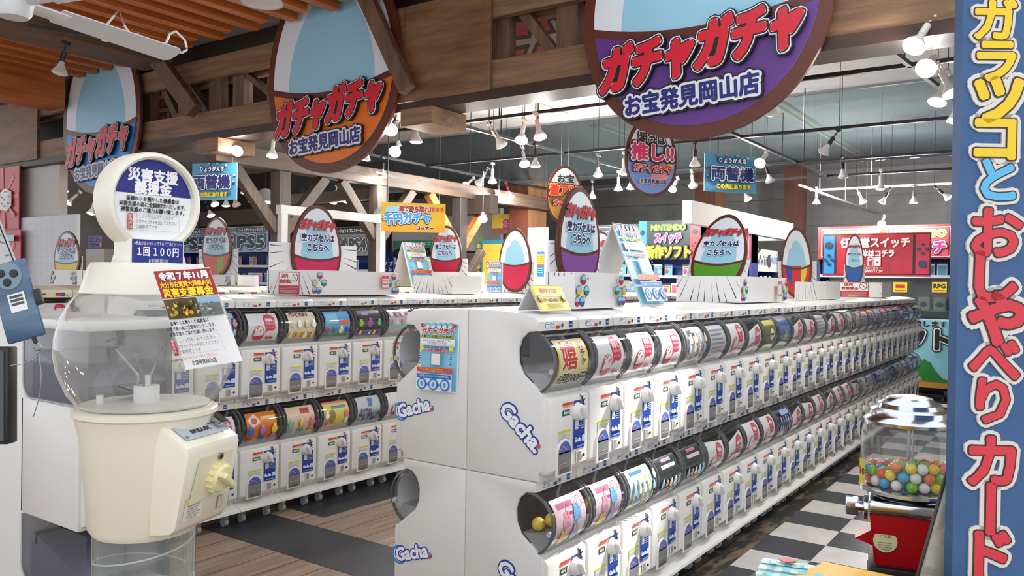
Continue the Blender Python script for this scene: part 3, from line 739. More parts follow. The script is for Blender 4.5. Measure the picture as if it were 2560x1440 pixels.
for k, tr, cols in ((0, 'lo', [(226, 196, 60), (230, 210, 90), (214, 110, 120)]), (1, 'lo', [(226, 196, 60), (232, 210, 120)])):
    for i, c in enumerate(cols):
        m = MB(); m.ball((0, 0, 0), .026, paint(c, rough=.3), 18)
        o = m.build('prize_capsule'); o.location = (X0 + PW * k + .06 + .07 * (i % 3), YM - .305 - .012 * i, ZT[tr] + .403 + .026 + (.0 if i < 3 else .04))
        tag(o, 'round %s capsule, spot %s, in the drum of the %s lower machine' % ('pink' if c[1] < 150 else 'yellow', 'abc'[i], 'nearest' if k == 0 else 'second'), 'capsule', 'capsules in the drums')
# ================================================================= egg-shaped signs
def eggpts(w, h, cx=0, cy=0, n=56, k=.13):
    return [(cx + w / 2 * math.cos(t) * (1 - k * math.sin(t)), cy + h / 2 * math.sin(t)) for t in (2 * PI * i / n for i in range(n))]
SKY = (150, 200, 222); PALE = (222, 228, 234)
def egg_print(p, w, h, low, yd=.0, dip=.06, lowpolys=None):
    """face of an egg sign, centred: rim, white shell, pale blue inside, coloured lower half and its curved rim"""
    p.poly(eggpts(w, h), BRN); iw, ih = w * .90, h * .91
    inner = eggpts(iw, ih, n=80); p.poly(inner, PALE)
    p.poly(eggpts(iw * .72, ih * .80, 0, -ih * .06), SKY)
    y0 = h * yd; xs = max(abs(q[0]) for q in inner if abs(q[1] - y0) < ih * .06)
    curve = [(xs - 2 * xs * i / 16, y0 - h * dip * (1 - (1 - i / 8) ** 2)) for i in range(17)]
    lo = [q for q in inner if q[1] < y0 - .002]; lo.sort(key=lambda q: math.atan2(q[1], q[0]) if q[1] < 0 or q[0] > 0 else math.atan2(q[1], q[0]) - 2 * PI)
    poly = sorted([q for q in lo if q[0] < 0], key=lambda q: -q[1]) + sorted([q for q in lo if q[0] >= 0], key=lambda q: q[1])
    p.poly(curve[0:] + poly, low)
    if lowpolys:
        for ps, c in lowpolys: p.poly(ps, c)
    p.lines([(curve[i], curve[i + 1]) for i in range(16)], h * .028, BRN)
    return p
def egg_slab(w, h, th, cut=None):
    pts = eggpts(w, h)
    if cut: pts = clipv(pts, -9, cut)
    m = MB(); m.prism(pts, 'y', 0, th, paint(BRN, rough=.5)); return m
def logo_text(p, x, y, w, rot=0, t='ガチャガチャ', sc=1, th=.006):
    h = w / 4.7
    p.text(t, x, y, h, (206, 28, 48), w=w, bold=h * .065, sh=.3, rot=rot, sy=1.15, ol=((h * .155, (24, 24, 28)), (h * .125, (226, 224, 224)), (h * .10, (24, 24, 28)), (h * .065, (226, 224, 224))), res=3, thick=th)
def truss_egg(yc, low, lab):
    w, h = 1.67, 1.98; zc = 2.40 + h / 2
    t = thing('egg_sign', lab, 'sign', (4.925, yc, zc))
    t.rotation_euler = (0, 0, -PI / 2)
    top = 3.94 - zc
    egg_slab(w, h, .03, top).build('egg_board', t)
    p = P(.0012); egg_print(p, w, h, low, -.1, .05)
    q = P(.0012)
    for L, m, wv, th in p.it: q.it.append(([c for c in (clipv(x, -9, top) for x in L) if c], m, wv, th))
    m = MB(); q.put(m, LOC); m.build('egg_face', t, 0)
    p = P(.0015); logo_text(p, .0, -.42, 1.32, math.radians(6.5), th=.03)
    m = MB(); p.put(m, plane_fn((0, -.012, 0), (1, 0, 0), (0, 0, 1))); o = m.build('raised_lettering', t, 0); o['label'] = 'raised red lettering with black and white outlines'
    p = P(.0015); p.text('お宝発見岡山店', -.04, -.71, .13, (34, 36, 110), w=.9, bold=.006, rot=math.radians(3.5), sy=1.12, ol=((.034, (24, 24, 28)), (.022, (222, 224, 228))), thick=.02, res=3)
    m = MB(); p.put(m, plane_fn((0, -.012, 0), (1, 0, 0), (0, 0, 1))); o = m.build('shop_lettering', t, 0); o['label'] = 'navy shop name lettering'
    return t
truss_egg(2.03, (92, 52, 130), 'very large purple and brown egg sign on the truss, nearest of the three')
truss_egg(5.44, (226, 112, 24), 'large orange and brown egg sign on the truss, middle of the three')
truss_egg(9.29, (30, 128, 204), 'large blue and brown egg sign on the truss, farthest left')

def no_food(p, x, y, w, h):
    p.rect(x - w / 2, y - h / 2, x + w / 2, y + h / 2, (188, 40, 54)); p.rect(x - w * .47, y - h * .1, x + w * .47, y + h * .47, (240, 236, 234))
    p.text('店内', x - w * .2, y + h * .33, h * .2, (190, 40, 54), w=w * .3, bold=h * .012); p.text('飲食禁止', x - w * .14, y + h * .08, h * .2, (190, 40, 54), w=w * .58, bold=h * .012)
    p.ell(x + w * .31, y + h * .25, w * .13, w * .13, (40, 34, 36), 18); p.ell(x + w * .31, y + h * .25, w * .11, w * .11, (240, 236, 234), 18); p.lines([((x + w * .24, y + h * .36), (x + w * .38, y + h * .14))], w * .02, (60, 40, 40))
    for k in range(4): p.rect(x - w * .42, y - h * (.18 + .07 * k), x + w * .42, y - h * (.20 + .07 * k), (230, 180, 184))
    p.rect(x - w * .2, y - h * .46, x + w * .2, y - h * .42, (236, 190, 60))
def capsules_corner(p, x, y, s, seed, mir=1):
    rnd = random.Random(seed)
    for i, c in enumerate(((200, 30, 70), (40, 110, 190), (40, 140, 90), (230, 190, 40), (200, 40, 60))):
        p.capball(x + mir * s * (.1 + .3 * (i % 3)) + rnd.uniform(-.05, .05) * s, y - s * .4 + s * .5 * (i // 2) * .8, s * .17, c)
    for i in range(5): p.ell(x + mir * s * rnd.uniform(.3, 1.1), y + s * rnd.uniform(-.5, .6), s * .035, s * .035, rnd.choice(((200, 40, 70), (40, 40, 60), (40, 110, 190))), 8)
def egg_box(lab, loc, rot, w, d, hb, ew, eh, ez, low, text=True, pw=None, ph=None, lean=0, ey=None, front='plain', side=1, wave=False, lowp=None, px_=0, notice=False, seed=1, rays_front=False):
    t = thing('capsule_return_box', lab, 'sign box', loc, rot, 'egg signs with boxes')
    m = MB(); wc = paint(232, 231, 230, rough=.4)
    th = .006
    m.box(0, w, 0, th, 0, hb, wc); m.box(0, w, d - th, d, 0, hb, wc); m.box(0, th, th, d - th, 0, hb, wc); m.box(w - th, w, th, d - th, 0, hb, wc); m.box(th, w - th, th, d - th, 0, .005, wc)
    m.build('tray_box', t, 0)
    p = P(.0006); p.rect(.001, .001, w - .001, hb - .001, (232, 231, 230))
    if rays_front: p.rays(.004, .004, w - .004, hb - .004, w * .5, hb * 2.6, 15, seed=seed, a0=-PI * .78, a1=-PI * .22, r0=1.05, wd=.010)
    else:
        capsules_corner(p, .01, hb * .5, hb * .75, seed); capsules_corner(p, w - .01, hb * .5, hb * .75, seed + 1, -1)
        p.rays(.004, .004, w - .004, hb - .004, w * .5, hb * .5, 18, seed=seed, r0=.9, wd=.012)
        if notice: p.rect(w * .76, hb * .28, w * .85, hb * .85, (206, 90, 96)); p.rect(w * .765, hb * .32, w * .845, hb * .7, (240, 226, 226)); p.rect(w * .77, hb * .45, w * .84, hb * .5, (206, 90, 96)); p.rect(w * .77, hb * .58, w * .84, hb * .63, (206, 90, 96))
    m = MB(); p.put(m, LOC); m.build('front_print', t, 0)
    p = P(.0006)
    p.rays(.004, .004, d - .004, hb - .004, d * .5, hb * 2.2, 14, seed=seed + 5, a0=-PI * .8, a1=-PI * .2, r0=1.0, wd=.016)
    if side == 2: no_food(p, d * .5, hb * .47, d * .46, hb * .9)
    m = MB(); p.put(m, plane_fn((0, d, 0), (0, -1, 0), (0, 0, 1))); m.build('side_print', t, 0)
    ey = d - .02 if ey is None else ey
    pw = pw or w; ph = ph or hb * 1.9
    L = Matrix.Translation((0, ey, 0)) @ Matrix.Rotation(-lean, 4, 'X')
    tf = lambda f: (lambda a, b, q: L @ Vector(f(a, b, q)))
    x0 = px_ + (w - pw) / 2
    m = MB(); m.box(x0, x0 + pw, 0, .005, .006, ph, wc, T=L)
    p = P(.0006); p.rays(x0 + .004, .01, x0 + pw - .004, ph - .004, x0 + pw / 2, max(ez, ph * .5), 34, seed=seed + 9, r0=.5, wd=.022)
    p.put(m, tf(plane_fn((0, -.0003, 0), (1, 0, 0), (0, 0, 1)))); m.build('backing_panel', t, 0)
    m = MB(); m.prism(eggpts(ew, eh, x0 + pw / 2, ez), 'y', -.02, -.004, paint(BRN, rough=.5), T=L)
    p = P(.0006); egg_print(p, ew, eh, low, -.1 if text else -.04, .05, lowp)
    if text:
        logo_text(p, 0, eh * .26, ew * .68, th=.002)
        for k, s in enumerate(('空カプセルは', 'こちらへ')): p.text(s, 0, eh * (.115 - .115 * k), ew * .13, (34, 36, 96), w=ew * (.66 if k == 0 else .44), bold=ew * .006, ol=((ew * .018, (232, 236, 240)),))
    elif wave:
        p.ell(-ew * .22, eh * .24, ew * .09, eh * .045, PALE, 14); p.ell(-ew * .28, eh * .2, ew * .06, eh * .05, PALE, 14)
    p.put(m, tf(plane_fn((x0 + pw / 2, -.0206, ez), (1, 0, 0), (0, 0, 1)))); o = m.build('egg_board', t, 0)
    return t
ZT_ = 1.358
# purple box on the near end of the right row
def span_y(fl, fr, bl, py, Y): a = at(fl, py, 1, Y); b = at(fr, py, 1, Y); return a.x, b.x - a.x, at(bl, py, 0, a.x).y - Y
x, w, d = span_y(1437, 1558, 1362, 762, 1.72)
egg_box('white box with a purple egg sign on the near end of the long right row', (x, 1.72, ZT_), 0, w, d, .155, .36, .46, .305, (130, 72, 150), ph=.29, rays_front=False, seed=3)
x, w, d = span_y(1850, 1965, 1690, 755, 1.72)
egg_box('white box with a green egg sign leaning back, behind the call-staff stand', (x, 1.72 + d, ZT_), -PI / 2, d, w, .165, .36, .60, .35, (84, 148, 34), pw=d * .96, ph=.32, lean=.5, ey=.05, rays_front=True, seed=4, notice=True)
o = bpy.data.objects[COL.objects[-1].name].parent
p = P(.0006); capsules_corner(p, .03, .08, .12, 7); capsules_corner(p, w - .03, .08, .12, 8, -1); p.rect(w * .72, .04, w * .8, .14, (206, 110, 112)); p.rect(w * .725, .05, w * .795, .12, (238, 226, 226))
m = MB(); p.put(m, plane_fn((d, 0, 0), (0, 1, 0), (0, 0, 1), (1, 0, 0))); m.build('side_print', o, 0)
multi = [([(-.14, -.02), (-.05, -.03), (-.05, -.2), (-.10, -.14)], (40, 70, 150)), ([(-.05, -.03), (.06, -.03), (.05, -.22), (-.05, -.2)], (196, 40, 50)), ([(.06, -.03), (.14, -.02), (.11, -.13), (.05, -.22)], (220, 190, 50))]
a = at(2000, 745, 1, 2.05)
egg_box('box with a blank blue-topped egg sign in red and blue, far along the right row', (7.05, 2.2, ZT_), -PI / 2, .46, .5, .15, .25, .60, .31, (196, 40, 50), text=False, wave=True, pw=.32, ph=.32, ey=-.004, rays_front=True, seed=5, lowp=[([(x * .7, y) for x, y in q], c) for q, c in multi], lean=-.09)
m = MB(); x0 = at(1965, 740, 1, 1.74).x; m.box(x0 + .25, 7.0, 1.74, 1.75, 1.36, 1.50, paint(232, 231, 230)); p = P(.0008); p.rays(.0, .005, 7.0 - x0 - .25, .14, .2, .4, 12, seed=12, a0=-PI * .8, a1=-PI * .2, wd=.012); p.put(m, FY((x0 + .25, 1.74, 1.36)))
tag(m.build('display_board', ang=0), 'low white burst-line board between the green egg box and the blank egg sign', 'board')
egg_box('box with a narrow blue egg sign at the far end of the right row', (9.3, 2.3, ZT_), -PI / 2, .58, .5, .16, .19, .58, .40, (36, 90, 160), pw=.22, px_=-.02, ph=.36, ey=.14, rays_front=True, seed=6)
o = COL.objects[-1].parent
p = P(.001); no_food(p, .3, .08, .3, .16); m = MB(); p.put(m, LOC); m.build('notice_sticker', o, 0)
# boxes on the left aisle row
x, w, d = span_y(780, 995, 667, 745, 4.12)
egg_box('large white box with a pink egg sign on the left aisle row', (x, 4.12, ZT_), 0, w, d, .165, .46, .62, .335, (192, 24, 84), pw=w, ph=.36, side=2, notice=True, seed=7)
a = at(1130, 735, 1, 4.2)
egg_box('white burst-line box before the blank egg sign on the left aisle row', (a.x, 4.62, ZT_), -PI / 2, .42, .4, .15, .01, .01, .08, (200, 30, 70), text=False, pw=.3, ph=.10, rays_front=True, seed=8)
a = at(1285, 735, 1, 4.35)
egg_box('blank egg sign with pale blue top and red base on the left aisle row', (a.x, 4.53, ZT_), -PI / 2, .40, .25, .06, .36, .60, .31, (192, 24, 70), text=False, wave=True, pw=.40, ph=.30, ey=-.006, rays_front=True, seed=9)
# further eggs behind
a = at(1108, 700, 1, 5.6)
egg_box('white box with a maroon-red egg sign on the cream machines', (a.x - .1, 5.75, 1.40), -PI / 2, .48, .4, .16, .42, .58, .36, (182, 24, 60), pw=.55, ph=.30, ey=.05, rays_front=True, seed=10)
a = at(158, 720, 0, 4.2)
def back_row(a, y0, n, lab, z=0):
    for k in range(n):
        for tr in ('up', 'lo'):
            dup(SPARE[tr], (a.x + .385, y0 - .3 * k, ZT[tr] + z), -PI / 2, '%s, %s tier, %s from the left' % (lab, TIER[tr], ordn(k + 1)), group='short machine rows at the back', swap={'display_card': CARDS[LC[(3 * k + (tr == 'lo')) % len(LC)]][0], 'brand_strip': STRIP_C})
back_row(a, a.y + .45, 3, 'white capsule machine under the yellow egg sign')
egg_box('white box with a yellow egg sign before the brick-pattern panel', (a.x, a.y + .28, 1.36), -PI / 2, .56, .35, .155, .52, .52, .30, (228, 196, 24), pw=.56, ph=.30, ey=.05, seed=11)
a = at(545, 690, 0, 4.6)
back_row(a, a.y + .45, 3, 'white capsule machine under the rainbow egg sign', .03)
egg_box('egg sign with rainbow base partly hidden behind the donation machine', (a.x, a.y + .35, 1.39), -PI / 2, .55, .3, .1, .44, .56, .36, (200, 90, 40), pw=.6, ph=.34, ey=.05, seed=12, lowp=[([(.03, -.12), (.13, -.09), (.10, -.2), (.03, -.26)], (120, 170, 60))])
a = at(1525, 700, 1, 4.35)
egg_box('partly hidden egg sign between the purple egg and the call-staff stand', (a.x, 4.75, 1.40), -PI / 2, .5, .3, .1, .42, .6, .36, (60, 100, 160), pw=.55, ph=.32, ey=.05, seed=13)

for o in SPARE.values():
    for c in list(o.children): bpy.data.objects.remove(c)
    bpy.data.objects.remove(o)
# ---------------------------------------------------------------- folded stands and posters
def call_poster(p, w, h, qr=True):
    """blue call-the-staff poster, centred"""
    u = min(w, .58 * h); X = lambda v: v * w / 2; Y = lambda v: v * h / 2
    p.rect(X(-1), Y(-1), X(1), Y(1), (236, 238, 240)); p.rect(X(-.93), Y(-.96), X(.93), Y(.96), (140, 206, 232))
    for i in range(5): p.capball(X(-.6 + .3 * i), Y(.9), w * .055, (230, 236, 240))
    p.rect(X(-.9), Y(.86), X(-.75), Y(.96), (206, 60, 60)); p.rect(X(.75), Y(.86), X(.9), Y(.96), (206, 60, 60))
    p.text('ガチャガチャ', 0, Y(.76), u * .13, (206, 28, 48), w=w * .8, bold=w * .006, sh=.15, ol=((w * .02, (240, 240, 240)),))
    p.text('の事で、お困りのお客様へ', 0, Y(.60), u * .07, (70, 90, 40), w=w * .84, bold=w * .003, ol=((w * .012, (236, 224, 60)),), res=1)
    p.rect(X(-.88), Y(.33), X(.88), Y(.53), (244, 244, 244))
    p.text('お金を入れたけど商品が出てこない', 0, Y(.48), u * .05, (40, 40, 46), w=w * .72, res=1); p.text('お金が詰まってしまった', 0, Y(.425), u * .05, (40, 40, 46), w=w * .5, res=1); p.text('などのガチャガチャの事でスタッフを呼び出したい場合', 0, Y(.365), u * .05, (206, 40, 50), w=w * .84, res=1)
    p.text('Your Mobile Call Bell', 0, Y(.28), u * .06, (30, 90, 180), w=w * .6, res=1, bold=w * .002); p.text('スマホで呼び出し', 0, Y(.2), u * .09, (206, 28, 48), w=w * .62, bold=w * .004, ol=((w * .01, (244, 220, 226)),), res=1)
    for s in (-1, 1): p.ell(X(.75 * s), Y(.26), w * .05, w * .05, (240, 224, 60), 12)
    p.rect(X(-.24), Y(-.22), X(.24), Y(.12), (240, 240, 242)); p.frame(X(-.24), Y(-.22), X(.24), Y(.12), w * .012, (110, 116, 124))
    for s in (-1, 1): 
        for k in range(5): p.rect(X(.8 * s - .05), Y(.12 - .07 * k), X(.8 * s + .05), Y(.09 - .07 * k), (40, 90, 150))
    p.rect(X(-.9), Y(-.42), X(.9), Y(-.29), (214, 70, 50)); p.text('呼び出し後は、ガチャガチャコーナーの', 0, Y(-.33), u * .05, (244, 222, 90), w=w * .78, res=1); p.text('近くでお待ちください！', 0, Y(-.39), u * .05, (244, 222, 90), w=w * .6, res=1)
    p.rect(X(-.9), Y(-.93), X(.9), Y(-.46), (232, 240, 246)); p.rect(X(-.88), Y(-.6), X(.88), Y(-.47), (40, 110, 190)); p.text('お客様のスマホでお手軽呼び出し', 0, Y(-.53), u * .06, (240, 244, 250), w=w * .78, res=1)
    for i in range(3): p.ell(X(-.6 + .6 * i), Y(-.76), w * .12, w * .115, (40, 120, 196), 20); p.ell(X(-.6 + .6 * i), Y(-.76), w * .09, w * .085, (196, 222, 240), 20); p.rect(X(-.65 + .6 * i), Y(-.82), X(-.55 + .6 * i), Y(-.70), (90, 150, 210))
    for i in range(2): p.poly([(X(-.38 + .6 * i), Y(-.82)), (X(-.22 + .6 * i), Y(-.76)), (X(-.38 + .6 * i), Y(-.70))], (30, 90, 180))
def stand(lab, loc, rot, w, h, spread, draw, name='folded_stand', backc=(214, 214, 214)):
    """A-shaped folded card: front leaf slopes back to the ridge, rear leaf slopes down behind"""
    t = thing(name, lab, 'stand', loc, rot)
    L = math.hypot(h, spread); th = .006; c = paint(backc, rough=.5)
    for sg, nm in ((1, 'front_leaf'), (-1, 'rear_leaf')):
        m = MB()
        y0 = -spread * sg
        n = Vector((0, -h * sg, spread)).normalized(); uy = Vector((0, spread * sg, h)).normalized()
        o = Vector((0, y0, 0)) ; o2 = o - n * th
        vs = [o, o + Vector((w, 0, 0)), o + Vector((w, 0, 0)) + uy * L, o + uy * L]; vs += [v - n * th for v in vs]
        m.add(vs, [(0, 1, 2, 3), (7, 6, 5, 4), (0, 4, 5, 1), (1, 5, 6, 2), (2, 6, 7, 3), (3, 7, 4, 0)], c)
        if sg == 1:
            p = P(.0006); draw(p, w, L); p.put(m, plane_fn(o + Vector((w / 2, 0, 0)) + uy * L / 2 + n * .0004, (1, 0, 0), uy, n))
        else:
            p = P(.0006); p.rays(.004, .004, w - .004, L - .004, w / 2, L / 2, 26, seed=4, wd=.02); p.put(m, plane_fn(o2, (1, 0, 0), uy, -n))
        m.build(nm, t, 0)
    return t
a = at(1605, 758, 1, 1.73)
stand('tall blue call-staff folded stand beside the green egg box', (a.x, 1.73 + .17, ZT_), 0, .27, .41, .17, call_poster)
a = at(1310, 775, 2, 1.36)
def joy(p, w, h):
    p.rect(-w / 2, -h / 2, w / 2, h / 2, (232, 206, 50)); p.rect(-w * .47, -h * .45, w * .47, h * .45, (240, 218, 74))
    p.text('嬉ガチャとは？', 0, h * .26, h * .2, (206, 60, 60), w=w * .55, bold=h * .008, ol=((h * .02, (246, 240, 220)),)); p.rect(-w * .24, h * .02, w * .3, h * .09, (246, 240, 214)); p.text('ガチャ商品が確定！！', 0, -h * .1, h * .13, (70, 50, 30), w=w * .56, bold=h * .006)
    for k in range(3): p.rect(-w * .25, -h * (.24 + .07 * k), w * .25, -h * (.265 + .07 * k), (120, 100, 40))
    for s in (-1, 1): p.capball(w * .38 * s, -h * .05, h * .13, (206, 120, 60))
stand('small bright yellow folded stand on the front corner of the long right row', (2.60, 1.74, ZT_), math.radians(-4), .20, .10, .06, joy)
a = at(1045, 720, 1, 5.55)
stand('pale blue call-staff stand on the cream machines left of the red egg', (at(1030, 722, 1, 5.6).x, 5.75, 1.40), 0, .34, .46, .15, call_poster)
def flat_poster(lab, fn, w, h, draw, name='poster', cat='poster', group=None):
    p = P(.0006); draw(p, w, h); m = MB(); p.put(m, fn)
    m.add([fn(a_, b_, -.0008) for a_, b_ in ((-w / 2, -h / 2), (w / 2, -h / 2), (w / 2, h / 2), (-w / 2, h / 2))], [(3, 2, 1, 0)], paint(230, 230, 228))
    return tag(m.build(name, ang=0), lab, cat, group)
a = at(1051, 800, 0, 2.509); b = at(1146, 989, 0, 2.509)
flat_poster('blue call-staff poster taped to the end of the long right row', plane_fn((2.5085, (a.y + b.y) / 2, (a.z + b.z) / 2), (0, -1, .02), (0, -.02, 1)), a.y - b.y, a.z - b.z - .01, call_poster)
a = at(1240, 693, 0, 6.0)
flat_poster('small blue call-staff poster beside the blank egg on the left row', FX((at(1238, 693, 1, 4.40).x, 4.40, 1.505)), .17, .29, call_poster)

# ---------------------------------------------------------------- hanging signs
def exchange(p, w, h):
    p.rect(-w / 2, -h / 2, w / 2, h / 2, (90, 168, 212)); p.rays(-w / 2, -h / 2, w / 2, h / 2, 0, 0, 26, (50, 96, 150), 3, .75, .03)
    for i, (x, y) in enumerate(((-.46, .12), (-.45, -.1), (.46, .16), (.45, -.02), (-.1, .46), (.1, .45), (.3, .42), (-.28, .43))): p.capball(x * w, y * h, h * .04, ((206, 40, 60), (40, 140, 110), (230, 210, 40), (206, 60, 60))[i % 4])
    p.text('りょうがえき', 0, h * .33, h * .14, (232, 238, 244), w=w * .52, bold=h * .006, ol=((h * .028, (34, 40, 96)),))
    p.text('両替機', 0, -.02 * h, h * .38, (32, 38, 108), w=w * .80, bold=h * .016, ol=((h * .055, (34, 40, 96)), (h * .04, (226, 232, 238))), sy=1.0)
    p.text('この先にあります', .02 * w, -h * .36, h * .14, (236, 210, 36), w=w * .66, bold=h * .008, ol=((h * .02, (120, 100, 30)),))
def wires(t, pts, z1):
    for a_ in pts:
        m = MB(); m.cyl(a_, (a_[0], a_[1], z1), .0012, paint(190, 190, 188), 6); m.build('hanging_wire', t, 0)
def hang(name, lab, c, w, h, rot, draw, z1, cat='sign', th=.006):
    t = thing(name, lab, cat, c, rot); m = MB(); m.box(-w / 2, w / 2, 0, th, -h / 2, h / 2, paint(214, 214, 212))
    p = P(.0015); draw(p, w, h); p.put(m, LOC); m.build('board', t, 0)
    wires(t, [(-w * .4, th / 2, h / 2), (w * .4, th / 2, h / 2)], z1 - c[2]); return t
c = atd(1826, 434, 8.6)
hang('hanging_sign', 'blue hanging coin-exchange sign on the right under the ceiling tracks', c, .64, .40, -.62, exchange, 4.0)
c = atd(536, 454, 8.5)
hang('hanging_sign', 'blue hanging coin-exchange sign behind the donation machine top', c, .55, .39, -.35 - .9, exchange, 2.87)
def sen(p, w, h):
    p.rect(-w / 2, -h / 2, w / 2, h / 2, (214, 176, 34)); p.rect(-w * .5, -h * .5, w * .5, -h * .28, (226, 160, 30))
    p.ell(-w * .32, h * .24, w * .12, h * .16, (150, 205, 225)); p.ell(-w * .2, h * .28, w * .09, h * .14, (150, 205, 225))
    p.text('運で勝ち取れ！', .02 * w, h * .30, h * .2, (150, 36, 44), w=w * .5, bold=h * .012, ol=((h * .03, (240, 232, 214)),)); p.text('千円ガチャ', -.1 * w, -h * .03, h * .4, (60, 150, 220), w=w * .72, bold=h * .02, rot=.07, ol=((h * .07, (26, 34, 66)), (h * .04, (226, 236, 244))))
    p.text('コーナー', .18 * w, -h * .36, h * .16, (40, 36, 34), w=w * .26, bold=h * .01, ol=((h * .025, (240, 232, 214)),))
    for i in range(3): p.ell(w * (.3 + .07 * i), h * .3, h * .05, h * .07, (196, 60, 50), 12)
c = atd(1034, 544, 8.4)
hang('hanging_banner', 'yellow hanging thousand-yen banner before the orange struts', c, .66, .30, -.65 - .12, sen, 4.0, 'banner')
def oval_sign(lab, c, w, h, rot, low, lines, z1):
    t = thing('oval_sign', lab, 'sign', c, rot); m = MB(); m.prism(eggpts(w, h, k=.05), 'y', 0, .012, paint(BRN, rough=.4))
    p = P(.0015); egg_print(p, w, h, low[0], .03, .0, low[1] if len(low) > 1 else None); p.put(m, LOC); m.build('board', t, 0)
    p = P(.0012)
    for (s, y, hh, ww, col, ol) in lines: p.text(s, 0, y * h, hh * h, col, w=ww * w, bold=hh * h * .05, ol=ol(hh * h), thick=.008)
    m = MB(); p.put(m, plane_fn((0, -.008, 0), (1, 0, 0), (0, 0, 1))); m.build('raised_lettering', t, 0)
    wires(t, [(-w * .1, .006, h * .48), (w * .1, .006, h * .48)], z1 - c[2]); return t
blk = lambda k: ((k * .2, (30, 28, 32)), (k * .1, (236, 234, 234))); blk2 = lambda k: ((k * .2, (90, 40, 20)), (k * .1, (236, 200, 60))); blk3 = lambda k: ((k * .12, (236, 234, 234)),)
c = atd(1628, 392, 8.0)
oval_sign('oval hanging sign with pink lettering just below the purple egg sign', c, .60, .80, -.55, ((120, 150, 214), [([(0, -.3), (.2, -.2), (.26, 0), (0, 0)], (232, 150, 160)), ([(.12, -.02), (.24, -.1), (.27, .0)], (236, 214, 60))]),
    [('狙うは', .22, .15, .5, (40, 40, 44), blk), ('推し!!', .05, .22, .8, (206, 36, 96), blk), ('ガチャガチャ', -.15, .10, .72, (206, 28, 48), blk), ('お宝発見岡山店', -.31, .06, .5, (34, 36, 96), blk3)], 4.0)
c = atd(1412, 488, 7.4)
oval_sign('oval hanging sign with red and yellow lettering behind the purple egg box', c, .37, .54, -.55, ((196, 140, 60),),
    [('お宝', .28, .14, .45, (40, 40, 44), blk3), ('激アツ!!', .08, .2, .88, (206, 40, 40), blk2), ('ガチャガチャ', -.14, .1, .7, (206, 28, 48), blk)], 4.0)
# ================================================================= shelves and signs at the back of the hall
BLUE = paint(36, 66, 140, rough=.5); NAVY = paint(24, 44, 104, rough=.5)
CASES = []
rc = random.Random(5)
def case_mesh(c1, c2, c3):
    m = MB(); m.box(-.068, .068, -.0075, .0075, 0, .19, paint(*c1)); p = P(.001); p.rect(-.06, .01, .06, .165, c2); p.ell(rc.uniform(-.03, .03), .08, .035, .04, c3, 10); p.rect(-.05, .13, .05, .15, c3)
    p.put(m, plane_fn((0, -.0075, 0), (1, 0, 0), (0, 0, 1))); o = m.build('game_case', None, 0); d = o.data; bpy.data.objects.remove(o); return d
for i in range(12):
    CASES.append(case_mesh(rc.choice(((30, 60, 130), (206, 210, 216), (40, 40, 44), (120, 130, 150), (226, 226, 226))), tuple(rc.randint(60, 220) for _ in range(3)), tuple(rc.randint(40, 230) for _ in range(3))))
NCASE = [0]
def shelf_unit(name, lab, loc, rot, w, h, rows, header=None, hh=.4, d=.3, where='', fill=True, col=None, z0=.1):
    """shelving: back, sides, boards, printed header; boxed games stand on the boards (things of their own)"""
    t = thing(name, lab, 'shelf', loc, rot); c = col or BLUE
    m = MB(); m.box(0, w, d - .02, d, 0, h, c); m.build('back_panel', t, 0)
    for x in (0, w - .03): m = MB(); m.box(x, x + .03, 0, d - .02, 0, h, c); m.build('side_panel', t, 0)
    zs = []
    top = h - (hh if header else .0)
    for r in range(rows):
        z = z0 + (top - z0 - .26) * r / max(1, rows - 1); zs.append(z)
        m = MB(); m.box(.03, w - .03, 0, d - .02, z - .02, z, c); m.box(.03, w - .03, -.006, 0, z - .024, z + .02, paint(190, 198, 206)); m.build('shelf_board', t, 0)
    if header:
        m = MB(); m.box(0, w, -.03, d - .02, h - hh, h, c); p = P(.002); header(p, w, hh); p.put(m, plane_fn((w / 2, -.032, h - hh / 2), (1, 0, 0), (0, 0, 1))); m.build('header_sign', t, 0)
    R = Matrix.Translation(loc) @ Matrix.Rotation(rot, 4, 'Z')
    if fill:
        for z in zs:
            if z < fill: continue
            x = .11
            while x < w - .1:
                if rc.random() < .9:
                    o = bpy.data.objects.new('game_case', rc.choice(CASES)); COL.objects.link(o)
                    o.location = R @ Vector((x, .06 + rc.uniform(-.02, .05), z + .001)); o.rotation_euler = (0, 0, rot + rc.uniform(-.12, .12))
                    tag(o, 'boxed game standing on the %s' % where, 'game box', 'boxed games on the %s' % where)
                x += rc.uniform(.145, .19)
    return t
def ps5(p, w, h):
    p.rect(-w / 2, -h / 2, w / 2, h / 2, (170, 176, 184)); n = max(1, round(w / .95))
    for i in range(n):
        x = -w / 2 + w * (i + .5) / n; p.rect(x - w / n * .48, h * .27, x + w / n * .48, h * .46, (60, 64, 70) if i % 2 == 0 else (150, 154, 160)); p.text('プレイステーション５ソフト', x, h * .365, h * .15, (226, 228, 232) if i % 2 == 0 else (40, 42, 48), w=w / n * .9, bold=.003, res=1)
        p.text('PS5', x, -h * .1, h * .62, (44, 48, 54), w=w / n * .84, bold=h * .045, ol=((h * .12, (36, 100, 170)), (h * .07, (214, 236, 248))))
a = at(682, 600, 0, 9.6); b = at(455, 600, 0, 9.6)
shelf_unit('game_shelf', 'long blue game shelf under silver and blue lettered headers at the left', (9.6, b.y, 0), -PI / 2, b.y - a.y - .1, 2.42, 6, ps5, .48, where='long blue shelf at the left', fill=.9)
